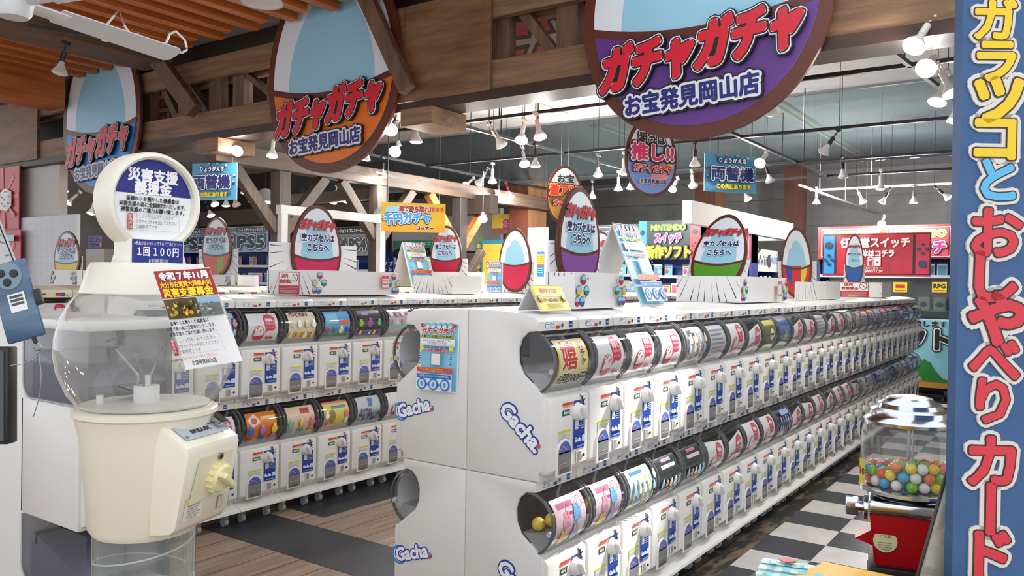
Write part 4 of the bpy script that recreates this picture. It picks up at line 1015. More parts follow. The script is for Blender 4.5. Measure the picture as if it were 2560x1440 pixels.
def ps4(p, w, h):
    p.rect(-w / 2, -h / 2, w / 2, h / 2, (120, 126, 132)); p.rect(-w * .5, h * .24, w * .5, h * .48, (30, 30, 34)); p.text('プレステーション４ プレステーション', 0, h * .36, h * .15, (232, 232, 232), w=w * .92, bold=.004, res=1)
    for x in (-.25, .25): p.text('PS4', x * w, -h * .12, h * .55, (36, 38, 42), w=w * .4, bold=h * .03, ol=((h * .08, (30, 32, 36)), (h * .06, (232, 234, 236))))
a = at(852, 620, 0, 10.2); b = at(945, 620, 0, 10.2)
shelf_unit('game_shelf', 'blue game shelf with grey header behind the pink egg sign', (10.2, a.y + .3, 0), -PI / 2, a.y - b.y + .1, 2.40, 6, ps4, .52, where='blue shelf behind the pink egg sign', fill=.9)
# white door-like frame by the pink egg sign
t = thing('white_frame', 'white square post frame standing behind the pink egg sign', 'frame', at(707, 530, 1, 6.1) * 1.0); t.location.z = 0
a = at(707, 524, 1, 6.1); b = at(952, 552, 1, 6.1); fw = paint(214, 214, 214, rough=.5); L = b.x - a.x
for x in (0, L):
    m = MB(); m.box(x - .035, x + .035, -.03, .03, 0, a.z - .04, fw); m.build('post', t, 0)
m = MB(); m.box(-.05, L + .05, -.035, .035, a.z - .04, a.z + .04, fw); m.build('top_rail', t, 0)
# blue vertical banners and the second-console shelf
def ps2(p, w, h):
    p.rect(-w / 2, -h / 2, w / 2, h / 2, (120, 160, 90)); p.rect(-w / 2, h * .22, w / 2, h / 2, (60, 140, 110)); p.text('PlayStation2用ソフト', w * .08, h * .36, h * .16, (226, 240, 232), w=w * .7, bold=.004, res=1)
    for x in (-.36, -.02, .3): p.poly(eggpts(w * .26, h * .42, x * w, h * .0), (34, 36, 44)); p.ell(x * w, h * .05, w * .03, h * .07, (70, 76, 86), 10)
    p.text('2 プレステ2', 0, -h * .27, h * .34, (222, 244, 250), w=w * .95, bold=h * .02, ol=((h * .06, (40, 130, 170)),))
a = at(985, 640, 0, 11.6); b = at(1096, 640, 0, 11.6)
shelf_unit('game_shelf', 'blue game shelf under the green controller header left of the maroon-red egg', (11.6, a.y, 0), -PI / 2, a.y - b.y, 2.22, 6, ps2, .5, where='shelf under the green header', fill=.9)
for k, px in enumerate((964, 978)):
    a = at(px, 660, 0, 10.9); p = P(.002); w, h = .1, .62; p.rect(-w / 2, -h / 2, w / 2, h / 2, (26, 48, 130)); p.vtext('プレイ', 0, h * .32, .09, (232, 236, 244), 1.15, bold=.006)
    m = MB(); m.box(10.9, 10.905, a.y - w / 2, a.y + w / 2, a.z - .5 - h / 2, a.z + .12 + h / 2 - .2, paint(26, 48, 130)); p.put(m, FX((10.899, a.y, a.z - .15))); m.box(10.93, 10.96, a.y - .02, a.y + .02, 0, a.z + .12, paint(90, 90, 92))
    tag(m.build('vertical_banner', ang=0), 'narrow dark blue vertical banner, %s of the pair beside the green header' % ('left' if k == 0 else 'right'), 'banner')
# white wall with the opening, yellow poster panels behind the blank egg
m = MB(); ww = paint(206, 206, 204, rough=.6)
a = at(1090, 600, 0, 12.4); b = at(1250, 600, 0, 12.4)
m.box(12.4, 12.5, b.y, a.y + 1.2, 2.05, 2.85, ww); m.box(12.4, 12.5, at(1130, 600, 0, 12.4).y, a.y + .8, 0, 2.05, paint(190, 190, 196)); m.box(12.4, 12.5, at(1205, 600, 0, 12.4).y, at(1165, 600, 0, 12.4).y, 0, 2.0, paint(150, 134, 128))
tag(struct(m.build('wall_far_booth', ang=0)), 'white wall piece above the dark opening behind the braced post', 'wall')
a = at(1198, 670, 0, 11.3); p = P(.002); p.rect(-.08, -.8, .08, .8, (96, 120, 90)); [p.ell(0, .66 - .12 * k, .045, .045, (226, 206, 60), 10) for k in range(12)]
m = MB(); m.box(11.3, 11.32, a.y - .09, a.y + .09, .6, 2.25, paint(96, 120, 90)); m.box(11.3, 11.32, a.y - .02, a.y + .02, 0, .61, GREY); p.put(m, FX((11.298, a.y, 1.42))); tag(m.build('vertical_banner', ang=0), 'grey-green vertical banner with yellow marks left of the blank egg', 'banner')
a = at(1236, 650, 0, 11.2); p = P(.002); w, h = .55, 1.5
p.rect(-w / 2, -h / 2, w / 2, h / 2, (40, 130, 150)); p.rect(-w * .45, -h * .47, w * .45, h * .47, (232, 190, 60)); p.rect(-w * .3, h * .18, w * .4, h * .28, (206, 110, 60)); p.text('お宝発見', .02, h * .23, .1, (250, 240, 210), w=w * .6, bold=.006)
for i in range(8): p.ell((-.3 + .2 * (i % 4)) * w, (-.05 - .16 * (i // 4)) * h, w * .12, h * .06, ((240, 230, 190), (220, 90, 60), (250, 220, 120))[i % 3], 12)
m = MB(); m.box(11.2, 11.23, a.y - w / 2, a.y + w / 2, .55, 2.18, paint(40, 130, 150)); m.box(11.2, 11.23, a.y - w / 2, a.y - w / 2 + .04, 0, .56, GREY); m.box(11.2, 11.23, a.y + w / 2 - .04, a.y + w / 2, 0, .56, GREY); p.put(m, FX((11.198, a.y, 1.4))); tag(m.build('standing_poster', ang=0), 'yellow poster panel in a teal frame partly behind the blank egg sign', 'poster')
a = at(1262, 560, 0, 11.4); p = P(.002); w, h = .55, .34; p.rect(-w / 2, -h / 2, w / 2, h / 2, (180, 150, 50)); p.rect(-w / 2, -h / 2, w / 2, -h * .2, (120, 70, 50)); p.text('ガチャ', .1, 0, .15, (190, 80, 140), w=.24, bold=.008, ol=((.02, (90, 30, 60)),))
hang('hanging_sign', 'small yellow and brown hanging sign above the blank egg sign', (11.4, a.y, a.z), w, h, -PI / 2, lambda pp, w_, h_: pp.it.extend(p.it), 2.66)
a = at(1350, 660, 0, 11.0); p = P(.002); w, h = .14, .4; p.rect(-w / 2, -h / 2, w / 2, h / 2, (40, 110, 170)); p.rect(-w * .45, 0, w * .45, h * .4, (226, 170, 40)); p.rect(-w * .45, -h * .1, w * .45, -h * .03, (206, 60, 50)); 
for k in range(4): p.rect(-w * .4, h * (.05 + .08 * k), w * .4, h * (.07 + .08 * k), (150, 60, 30))
for k in range(3): p.rect(-w * .4, -h * (.2 + .08 * k), w * .4, -h * (.17 + .08 * k), (120, 210, 160))
m = MB(); p.put(m, FX((11.015, a.y, a.z))); tag(m.build('poster', ang=0), 'small blue and yellow notice on the pale column panel', 'poster')
# console section: headers facing the entrance
def nin(variant):
    def f(p, w, h):
        p.rect(-w / 2, -h / 2, w / 2, h / 2, (30, 44, 56)); p.rect(-w * .5, -h / 2, -w * .36, h / 2, (40, 140, 190)); p.rect(w * .34, -h / 2, w * .5, h / 2, (206, 60, 64))
        for s, cx in ((-1, -.43), (1, .42)):
            p.ell(cx * w, h * .2, h * .07, h * .07, (30, 40, 50), 14)
            for dx, dy in ((0, .07), (0, -.07), (.05, 0), (-.05, 0)): p.ell(cx * w + dx * h, -h * .15 + dy * h, h * .025, h * .025, (30, 40, 50), 8)
        p.text('NINTENDO', 0, h * .32, h * .2, (130, 190, 60), w=w * .55, bold=h * .008, ol=((h * .03, (60, 90, 40)),)); p.text('スイッチ', 0, h * .05, h * .26, (206, 60, 130), w=w * .42, bold=h * .014, ol=((h * .03, (240, 220, 232)),))
        p.text('新作ソフト', 0, -h * .3, h * .34, (236, 214, 40), w=w * .72, bold=h * .02, ol=((h * .05, (24, 26, 30)),))
    return f
a = at(1598, 640, 0, 11.6); b = at(1752, 640, 0, 11.6)
shelf_unit('game_shelf', 'blue console game shelf with yellow lettered header behind the call-staff stand', (11.6, a.y, 0), -PI / 2, a.y - b.y, 2.44, 6, nin(0), .60, where='shelf behind the call-staff stand', fill=.8)
def nin2(p, w, h):
    p.rect(-w / 2, -h / 2, w / 2, h / 2, (28, 40, 54)); p.frame(-w * .46, -h * .42, w * .46, h * .42, .012, (200, 206, 212)); p.text('NINTENDO', 0, h * .22, h * .26, (90, 180, 214), w=w * .8, bold=h * .01, ol=((h * .03, (30, 60, 90)),)); p.text('スイッチ', 0, -h * .16, h * .4, (206, 60, 130), w=w * .78, bold=h * .016, ol=((h * .04, (240, 220, 232)),))
a = at(1476, 640, 0, 11.8); b = at(1600, 640, 0, 11.8)
shelf_unit('game_shelf', 'blue console game shelf with pink lettered header right of the purple egg', (11.8, a.y, 0), -PI / 2, a.y - b.y - .02, 2.42, 6, nin2, .56, where='shelf right of the purple egg', fill=.8)
def redh(txt, c2, n=1):
    def f(p, w, h):
        p.rect(-w / 2, -h / 2, w / 2, h / 2, (206, 56, 52))
        for i in range(n):
            x = (-.5 + (i + .5) / n) * w; ww = w / n
            p.frame(x - ww * .44, -h * .42, x + ww * .44, h * .42, .014, (236, 226, 226)); p.rect(x - ww * .42, -h * .4, x, h * .4, (50, 140, 190)); p.rect(x, -h * .4, x + ww * .42, h * .4, (206, 80, 90))
            p.text('NINTENDO', x, h * .24, h * .26, (120, 190, 60), w=ww * .76, bold=h * .01, ol=((h * .035, (236, 240, 230)),)); p.text(txt, x, -h * .16, h * .4, c2, w=ww * .76, bold=h * .016, ol=((h * .06, (30, 30, 36)), (h * .04, (240, 236, 238))))
    return f
a = at(1828, 600, 0, 12.0); b = at(1866, 600, 0, 12.0)
shelf_unit('game_shelf', 'narrow red-headed game shelf just right of the green egg', (12.0, at(1780, 600, 0, 12.0).y, 0), -PI / 2, .62, 2.22, 6, redh('3DS', (206, 60, 130)), .42, where='narrow red-headed shelf', fill=.8)
def wii(p, w, h):
    p.rect(-w / 2, -h / 2, w / 2, h / 2, (206, 208, 196)); p.poly([(-w * .5, 0), (-w * .2, h * .5), (-w * .12, h * .5), (-w * .46, -h * .1)], (60, 62, 66)); p.text('Wii', -w * .12, 0, h * .6, (96, 98, 102), w=w * .34, bold=h * .02, ol=((h * .06, (236, 238, 236)),)); p.ell(w * .16, 0, h * .3, h * .3, (70, 72, 92), 18); p.text('WiiU', w * .34, h * .05, h * .4, (110, 130, 180), w=w * .3, bold=h * .02, ol=((h * .05, (236, 238, 240)),))
a = at(1870, 660, 1, 4.25); b = at(1940, 660, 1, 4.25)
t = shelf_unit('game_shelf', 'blue shelf with a grey header of silver letters under the white bulkhead', (a.x, 4.25, 0), 0, b.x - a.x, 2.05, 6, wii, .36, where='shelf under the white bulkhead', fill=.8)
for k, px in enumerate((1849, 1860)):
    a = at(px, 680, 0, 11.0); p = P(.002); p.rect(-.055, -.5, .055, .5, (190, 40, 50)); p.vtext('ニンテンドー', 0, .44, .1, (240, 232, 232), 1.25, bold=.006)
    m = MB(); m.box(11.0, 11.01, a.y - .055, a.y + .055, .8, 2.05 + .2 * k, paint(190, 40, 50)); p.put(m, FX((10.998, a.y, 1.5))); m.box(11.01, 11.03, a.y - .015, a.y + .015, 0, .8, paint(90, 90, 92)); tag(m.build('vertical_banner', ang=0), 'red vertical banner with white lettering, %s of two left of the bulkhead shelf' % ('left' if k == 0 else 'right'), 'banner')
# far right: long red-headed shelf, big red console sign, glass case, blue display box
a = at(2046, 610, 0, 13.6)
shelf_unit('game_shelf', 'long red-headed game shelf at the far right end of the aisle', (13.6, a.y, 0), -PI / 2, a.y - .55, 2.42, 6, redh('スイッチ', (206, 50, 120), 3), .52, where='long red-headed shelf far right', fill=.5)
def redsign(p, w, h):
    p.poly(eggpts(w, h, k=0), (190, 36, 54)) if False else p.rect(-w / 2, -h / 2, w / 2, h / 2, (196, 40, 56))
    p.rect(-w / 2, -h * .46, w / 2, h * .48, (40, 34, 40)); p.rect(-w * .49, -h * .44, -w * .385, h * .46, (40, 140, 206)); p.rect(w * .37, -h * .44, w * .49, h * .46, (206, 36, 70)); p.rect(-w * .36, -h * .44, w * .345, h * .46, (186, 34, 54))
    for cx, sg in ((-.44, 1), (.43, -1)):
        p.ell(cx * w, sg * h * .22, h * .09, h * .09, (36, 60, 84), 16)
        for dx, dy in ((0, .1), (0, -.1), (.08, 0), (-.08, 0)): p.ell(cx * w + dx * h, -sg * h * .12 + dy * h, h * .04, h * .04, (36, 60, 84), 10)
    p.text('任天堂スイッチ', 0, h * .28, h * .24, (240, 232, 232), w=w * .64, bold=h * .012); p.text('本体はコチラ', .0, h * .03, h * .17, (240, 232, 232), w=w * .36, bold=h * .01)
    p.rect(-w * .06, -h * .27, -.004 * w, -h * .06, (240, 236, 236)); p.rect(-w * .05, -h * .255, -.012 * w, -h * .075, (186, 34, 54)); p.ell(-w * .032, -h * .12, h * .025, h * .025, (240, 236, 236), 10); p.rect(.006 * w, -h * .27, w * .062, -h * .06, (240, 236, 236)); p.ell(w * .034, -h * .18, h * .025, h * .025, (186, 34, 54), 10)
    p.text('NINTENDO', 0, -h * .31, h * .06, (240, 232, 232), w=w * .14, res=1); p.text('SWITCH', 0, -h * .38, h * .09, (240, 232, 232), w=w * .16, bold=h * .004)
tl = at(2058, 590, 0, 12.6); br = at(2326, 690, 0, 12.6)
t = thing('console_sign', 'wide glossy red console sign standing on the glass showcase', 'sign', (12.6, (tl.y + br.y) / 2, 0))
zz0, zz1 = at(2326, 692, 0, 12.6).z, at(2326, 580, 0, 12.6).z; w = tl.y - br.y; h = zz1 - zz0
p = P(.003, .12); redsign(p, w, h); m = MB(); m.box(0, .03, -w / 2, w / 2, zz0, zz1, paint(60, 20, 26)); p.put(m, FX((-.002, 0, (zz0 + zz1) / 2))); m.build('board', t, 0)
t = thing('glass_showcase', 'glass showcase full of boxed accessories at the far right', 'showcase', (12.5, 2.25, 0))
yl, yr = .80, -.83; gl = clear('showcase_glass', (214, 222, 222), .05, .9, .05, (150, 160, 160))
m = MB()
for y in (yl, yr): 
    for x in (0, .5): m.box(x - .02, x + .02, y - .02, y + .02, .05, zz0 - .03, BLACK)
for z in (.05, zz0 - .06): m.box(-.02, .52, yr - .02, yl + .02, z, z + .04, BLACK)
m.build('case_frame', t, 0)
m = MB(); m.box(.0, .004, yr, yl, .09, zz0 - .06, gl); m.build('front_glass', t, 0)
m = MB(); m.box(.48, .5, yr, yl, .09, zz0 - .06, paint(120, 126, 126)); m.build('back_panel', t, 0)
for z in (.55, .85, 1.15):
    m = MB(); m.box(.02, .47, yr + .01, yl - .01, z - .006, z, paint(190, 198, 196)); m.build('glass_shelf', t, 0)
for i, (y, z, x) in enumerate([(-.7, .852, .06), (-.52, .852, .05), (-.62, .98, .10), (-.45, 1.152, .1), (-.65, 1.152, .1), (-.2, 1.152, .12), (.1, 1.152, .12), (.4, 1.152, .12), (-.25, .852, .1), (.1, .852, .1)]):
    if i == 2: z = .852; y = -.36
    m = MB(); hh_ = .2 if z < 1 else .22; m.box(-.04, .04, -.075, .075, 0, hh_, paint(214, 212, 210)); m.box(-.041, .041, -.076, .076, hh_ - .035, hh_, paint(196, 40, 52)); p = P(.002); p.poly(eggpts(.10, .07, 0, .08), (60, 62, 66)); p.put(m, FX((-.042, 0, 0)))
    o = m.build('accessory_box', ang=0); o.location = (12.5 + .1 + x, 2.25 + y, z + .001); tag(o, 'red and white accessory box inside the glass showcase', 'box', 'accessory boxes in the showcase')
for k, (px, txt, s) in enumerate(((2348, 'RPG', 'right'), (2250, '', 'left'))):
    a = at(px, 718, 0, 12.45); p = P(.002); p.rect(-.09, -.07, .09, .07, (232, 206, 40)); (p.text(txt, 0, .015, .08, (40, 36, 34), w=.14, bold=.004) if txt else p.rect(-.06, -.01, .06, .04, (196, 50, 40))); p.rect(-.07, -.05, .07, -.04, (196, 50, 40))
    m = MB(); m.box(12.47, 12.473, a.y - .09, a.y + .09, a.z - .07, a.z + .07, paint(232, 206, 40)); p.put(m, FX((12.469, a.y, a.z))); tag(m.build('price_card', ang=0), 'small yellow price card on the %s of the glass showcase' % s, 'card')
t = thing('display_box', 'tall sky-blue display box on casters with green hill print, past the right row', 'display box', (11.75, 1.31, 0))
w, h = .95, .76; m = MB(); m.box(0, .4, 0, w, .17, .17 + h + .12, paint(132, 196, 214)); m.build('cabinet', t, 0)
p = P(.002); p.rect(-w / 2, -.44, w / 2, .44, (132, 196, 214)); p.rect(-w / 2, -.44, w / 2, -.36, (190, 130, 50)); p.rect(-w / 2, -.365, w / 2, -.335, (50, 120, 50))
hl = [(-.12 + .6 * u / 20 - .03, -.335 + .26 * math.exp(-((u - 10) / 4.6) ** 2) * (1 + .06 * math.sin(u * 2.2))) for u in range(21)]; p.poly(hl + [(.45, -.335), (-.15, -.335)], (30, 120, 50))
p.text('買取致します！', .12, .39, .085, (24, 26, 30), w=.62, bold=.004, ol=((.008, (226, 234, 238)),)); p.text('ソフト', .02, .19, .3, (24, 26, 30), w=.80, bold=.016, ol=((.045, (30, 40, 60)), (.03, (236, 238, 240)))); m = MB(); p.put(m, FX((-.002, w / 2, .61))); m.build('front_print', t, 0)
for y in (.08, w - .08):
    for x in (.06, .34): m = MB(); m.cyl((x, y - .02, .085), (x, y + .02, .085), .08, BLACK, 14); m.build('caster', t)
m = MB(); m.box(15.0, 15.3, -.8, .8, 0, 2.0, NAVY)
m = None
shelf_unit('wire_shelf', 'dim blue shelf of cases glimpsed beside the blue letter board', (14.2, 1.0, 0), -PI / 2, 1.6, 2.0, 6, None, where='dim shelf beside the letter board', fill=.3)
# red dice banners at the far left
for k, (z0, z1, y0, y1) in enumerate(((2.05, 2.88, 11.35, 12.4), (.9, 2.04, 11.2, 12.4))):
    t_ = P(.002); w, h = y1 - y0, z1 - z0; t_.rect(-w / 2, -h / 2, w / 2, h / 2, (190, 24, 36))
    for i in range(9): t_.poly([(w * .1, 0), (w * .5 * math.cos(i * .7), h * .5 * math.sin(i * .7)), (w * .5 * math.cos(i * .7 + .15), h * .5 * math.sin(i * .7 + .15))], (214, 90, 96))
    s = .17 if k == 0 else .14; cx, cy = w * .18, (.0 if k == 0 else .12)
    t_.poly([(cx - s, cy - s * .8), (cx + s * .2, cy - s), (cx + s * .3, cy + s * .2), (cx - s * .9, cy + s * .4)], (226, 224, 222)); t_.poly([(cx + s * .2, cy - s), (cx + s, cy - s * .6), (cx + s, cy + s * .5), (cx + s * .3, cy + s * .2)], (196, 194, 192)); t_.poly([(cx - s * .9, cy + s * .4), (cx + s * .3, cy + s * .2), (cx + s, cy + s * .5), (cx - s * .1, cy + s * .8)], (240, 238, 236))
    for dx, dy in ((-.6, -.4), (-.2, -.1), (-.6, .1), (-.1, -.6), (.5, -.4), (.8, .1), (.0, .5), (.4, .5)): t_.ell(cx + dx * s, cy + dy * s, s * .08, s * .08, (30, 30, 34), 8)
    if k: t_.rect(-w * .42, h * .37, w * .42, h * .44, (150, 206, 232)); t_.ell(w * .32, -.22, .12, .16, (232, 196, 40), 16)
    m = MB(); m.box(4.97 if k == 0 else 4.93, 4.98 if k == 0 else 4.94, y0, y1, z0, z1, paint(190, 24, 36)); t_.put(m, FX((4.968 if k == 0 else 4.928, (y0 + y1) / 2, (z0 + z1) / 2)))
    tag(m.build('dice_banner', ang=0), ('upper' if k == 0 else 'lower') + ' red banner with printed white dice at the far left edge', 'banner')
# dark back area with small things behind the brick panel
m = MB(); m.box(12.6, 12.7, 12, 18.8, 0, 4.0, paint(64, 50, 44, rough=.8)); struct(m.build('wall_dark_booth', ang=0))
a = at(238, 605, 0, 8.6); p = P(.002); p.rect(-.28, -.13, .28, .13, (140, 120, 170)); p.text('スニーカー', 0, .045, .1, (40, 60, 130), w=.4, bold=.006, ol=((.012, (190, 200, 230)),)); p.text('ガチャ', 0, -.06, .1, (40, 60, 130), w=.26, bold=.006, ol=((.012, (190, 200, 230)),)); p.ell(.24, -.06, .04, .05, (230, 190, 40), 12)
t = thing('sneaker_sign', 'small purple sign on a white stand behind the brick-pattern panel', 'sign', (8.6, a.y, 0)); m = MB(); m.box(0, .02, -.28, .28, a.z - .13, a.z + .13, paint(140, 120, 170)); p.put(m, FX((-.002, 0, a.z))); m.build('board', t, 0); m = MB(); m.box(.0, .3, -.35, .35, 0, a.z - .14, paint(200, 198, 194)); m.build('stand', t, 0)
# ================================================================= near things
IV = paint(233, 227, 208, rough=.3, name='ivory_plastic'); IV2 = paint(226, 222, 208, rough=.3)
c0 = atd(368, 860, 2.0)
DX, DY = c0.x, c0.y
# facing of the coin unit: towards the camera's right
T_ROT = -.01
t = thing('donation_machine', 'tall ivory donation capsule machine with clear globe and round sign head', 'donation machine', (DX, DY, 0), T_ROT)
N = 48
GLB = clear('globe_plastic', (250, 250, 248), .03, 1.0, .16, (206, 206, 203)); TUB = clear('tube_plastic', (248, 250, 249), .04, 1.0, .08, (206, 210, 206))  # globe: diffuse grey-white mixed in to stand for reflections
m = MB(); m.lathe([(.118, .02), (.118, .865)], TUB, N); m.lathe([(.111, .865), (.111, .02)], TUB, N); m.build('clear_base_tube', t)
m = MB()
for k in range(6):
    z = .18 + .11 * k; m.tube([(.115 * math.cos(a_ * .2), .115 * math.sin(a_ * .2), z + a_ * .0035) for a_ in range(30)], .0022, paint(210, 212, 208, rough=.2), 5)
m.build('coin_spiral', t); m = MB(); m.lathe([(0, 0), (.16, 0), (.16, .015), (.125, .03), (0, .03)], IV2, N); m.build('foot_plate', t)
m = MB(); m.lathe([(.118, .845), (.128, .86), (.148, 1.08), (.160, 1.13), (.166, 1.135), (.166, 1.145), (.158, 1.15), (0, 1.15)], IV, N); m.lathe([(.118, .845), (0, .85)], IV, N); m.build('lower_body', t)
m = MB(); prof = [(.150, 1.15), (.176, 1.185), (.197, 1.235), (.2045, 1.28), (.203, 1.32), (.193, 1.365), (.175, 1.40), (.154, 1.425), (.148, 1.432)]
m.lathe(prof, GLB, N); m.build('clear_globe', t, 60)
m = MB(); m.tube([(r * math.cos(2.5), r * math.sin(2.5), z) for r, z in prof], .0025, paint(214, 214, 208, rough=.2), 6); m.build('globe_seam', t)
m = MB(); m.lathe([(.152, 1.426), (.151, 1.431), (.133, 1.49), (.126, 1.50), (0, 1.503)], IV2, N); m.lathe([(.152, 1.426), (0, 1.428)], IV2, N); m.build('top_cap', t)
m = MB(); m.lathe([(.0, 1.151), (.145, 1.153), (.148, 1.158), (0, 1.16)], paint(222, 222, 218), N); m.cyl((0, 0, 1.155), (0, 0, 1.2), .03, paint(230, 230, 228), 18); m.cyl((0, 0, 1.2), (0, 0, 1.225), .008, paint(230, 230, 228), 10); m.cyl((-.09, .05, 1.155), (-.09, .05, 1.18), .008, paint(226, 226, 222), 10); m.build('mixing_plate', t)
for a_ in (.5, 2.3, 3.8):
    m = MB(); x, y = math.cos(a_), math.sin(a_); m.tube([(x * .02, y * .02, 1.19), (x * .022, y * .022, 1.225), (x * .075, y * .075, 1.29)], .004, STEEL, 8); m.build('stirrer_rod', t)
m = MB(); m.box(-.05, .05, -.028, .028, 0, .004, BLACK); o_ = m.build('folded_note'); o_.location = (DX + .02, DY + .075, 1.175); o_.rotation_euler = (.25, .2, .6); tag(o_, 'dark folded banknote lying in the donation machine globe', 'banknote')
# round sign head on a short neck, facing local -Y
m = MB(); hz, hr = 1.650, .122
def ringpts(r, n=56): return [(r * math.cos(2 * PI * i / n), hz + r * math.sin(2 * PI * i / n)) for i in range(n)]
T = Matrix.Translation((0, .0, hz)) @ Matrix.Rotation(PI / 2, 4, 'X')
m.lathe([(.101, -.03), (.104, .034), (.110, .040), (.118, .036), (.122, .026), (.122, -.03), (.116, -.036), (0, -.036)], IV2, 56, T); m.build('sign_ring', t)
m = MB(); m.prism([(-.078, 1.498), (.078, 1.498), (.070, 1.525), (.071, 1.558), (-.071, 1.558), (-.070, 1.525)], 'y', -.0425, .032, IV2, .003); m.build('sign_neck', t)
p = P(.0006); R = .103
p.ell(0, 0, R, R, (236, 238, 240), 56); BL = (36, 44, 130)
p.poly([(R * math.cos(a_), R * math.sin(a_)) for a_ in [math.radians(10) + math.radians(160) * i / 30 for i in range(31)]], BL)
p.text('災害支援', 0, .064, .034, (244, 244, 246), w=.128, bold=.0014); p.text('義援金', 0, .034, .034, (244, 244, 246), w=.095, bold=.0014)
for k, s in enumerate(('皆様からお預りした義援金は', '災害支援の為に全額寄付いたします。', '被害支援のご協力お願い致します。')): p.text(s, 0, .006 - .0135 * k, .0125, (36, 36, 40), w=(.136, .172, .164)[k], bold=.0003, res=1)
p.rect(-.066, -.070, -.054, -.031, (190, 44, 56)); p.vtext('使用方法', -.06, -.033, .0085, (246, 236, 236), 1.0, res=1); p.frame(-.066, -.070, .066, -.031, .0008, (180, 180, 184))
for k, s in enumerate(('①１００円を入れてください', '②ガチャガチャを回してください', '③募金完了です')): p.text(s, -.048, -.037 - .0125 * k, .0105, (40, 40, 44), al='l', w=(.098, .106, .055)[k], res=1)
m = MB(); p.put(m, plane_fn((0, -.018, hz), (1, 0, 0), (0, 0, 1))); m.build('sign_face', t, 0)
p = P(.0006); p.rect(-.066, -.030, .066, .030, BL); p.text('※景品は出ませんので予めご了承ください', 0, .021, .010, (236, 238, 246), w=.122, res=1); p.text('１回 １００円', 0, .001, .024, (246, 246, 250), w=.106, bold=.0006); p.text('お宝発見岡山店', 0, -.021, .010, (236, 238, 246), w=.05, res=1)
m = MB(); p.put(m, plane_fn((0, -.0430, 1.527), (1, 0, 0), (0, 0, 1))); m.build('price_plate', t, 0)
# coin unit, on the front
a0_ = .34
CU = Matrix.Rotation(a0_, 4, 'Z')
def cadd(name, mb, lab=None, ang=35):
    mb.v = [tuple(CU @ Vector(v)) for v in mb.v]; o = mb.build(name, t, ang)
    if lab: o['label'] = lab
m = MB(); m.prism([(-.10, 1.135), (-.196, 1.075), (-.2, 1.06), (-.165, .885), (-.15, .87), (-.09, .862)], 'x', -.098, .098, IV, .008); cadd('coin_unit', m)
nf = Vector((0, -.96, -.19)).normalized(); uf = Vector((0, -.19, .96)).normalized()
ff = plane_fn((0, -.1835, .965), (1, 0, 0), uf, nf)
m = MB(); p = P(.0008); p.poly([(-.058, .08), (.072, .08), (.072, -.01), (.05, -.02), (-.07, -.03)], paint(224, 215, 188, rough=.35)); p.put(m, ff); cadd('dial_recess', m, ang=0)
Tk = Matrix.Translation(Vector((.02, -.187, .985))) @ Matrix.Rotation(math.radians(101), 4, 'X')
m = MB(); YK = paint(228, 220, 166, rough=.3); k_ = []
for j, (r, z) in enumerate(((.036, 0), (.036, .018), (.030, .024))): k_.append((r, z))
m.lathe(k_ + [(0, .024)], YK, 40, Tk)
for i in range(14): m.cyl(Tk @ Vector((.0355 * math.cos(i * PI / 7), .0355 * math.sin(i * PI / 7), .001)), Tk @ Vector((.0355 * math.cos(i * PI / 7), .0355 * math.sin(i * PI / 7), .017)), .0045, YK, 8)
m.box(-.007, .007, -.03, .03, .02, .046, YK, .004, 2, Tk @ Matrix.Rotation(.9, 4, 'Z')); cadd('turn_dial', m, 'pale yellow ribbed turning dial')
m = MB(); m.cyl(Tk @ Vector((-.0, .052, -.004)), Tk @ Vector((-.0, .052, .006)), .0085, STEEL, 16); m.cyl(Tk @ Vector((-.0, .052, .006)), Tk @ Vector((-.0, .052, .007)), .005, BLACK, 12); cadd('lock', m)
nt_ = Vector((0, -.53, .85)).normalized(); ut = Vector((0, .85, .53)).normalized()
p = P(.0006); p.rect(-.078, -.036, .088, .036, (176, 184, 192)); p.rect(-.045, .0, .01, .014, (60, 160, 210)); p.text('SPiLUX', -.005, -.014, .016, (24, 26, 30), w=.07, bold=.0012); p.rect(.022, .004, .046, .007, (60, 64, 70)); p.rect(.022, -.004, .05, -.001, (60, 64, 70))
for x, y in ((-.07, .028), (-.07, -.028), (.08, -.028)): p.ell(x, y, .004, .004, (110, 114, 118), 10)
m = MB(); p.put(m, plane_fn((0, -.148, 1.108), (1, 0, 0), ut, nt_)); cadd('coin_plate', m, ang=0)
m = MB(); o3 = plane_fn((.065, -.152, 1.113), (1, 0, 0), ut, nt_); m.add([o3(a_, b_, w_) for w_ in (0, .012) for a_, b_ in ((-.016, -.024), (.016, -.024), (.016, .024), (-.016, .024))], [(4, 5, 6, 7), (0, 1, 5, 4), (1, 2, 6, 5), (2, 3, 7, 6), (3, 0, 4, 7)], CHROME); m.add([o3(a_, b_, .0126) for a_, b_ in ((-.003, -.018), (.003, -.018), (.003, .018), (-.003, .018))], [(0, 1, 2, 3)], BLACK); cadd('coin_slot', m)
p = P(.0005); p.rect(-.034, -.028, .034, .028, (222, 220, 206)); p.rect(-.034, .016, .034, .028, (224, 214, 110)); p.text('注意', 0, .022, .009, (50, 46, 40), res=1)
for k in range(6): p.rect(-.026 + (k % 2) * .004, .008 - .006 * k, .024 - (k % 3) * .006, .0095 - .006 * k, (130, 128, 122))
m = MB(); p.put(m, plane_fn((-.046, -.1745, .925) , (1, 0, 0), uf, nf)); cadd('caution_label', m, ang=0)
m = MB(); p = P(.0005); p.rect(-.011, -.016, .011, .016, (150, 146, 132)); p.rect(-.009, -.014, .009, .014, (190, 184, 166)); p.put(m, plane_fn((.056, -.1725, .915), (1, 0, 0), uf, nf)); cadd('coin_return', m, ang=0)
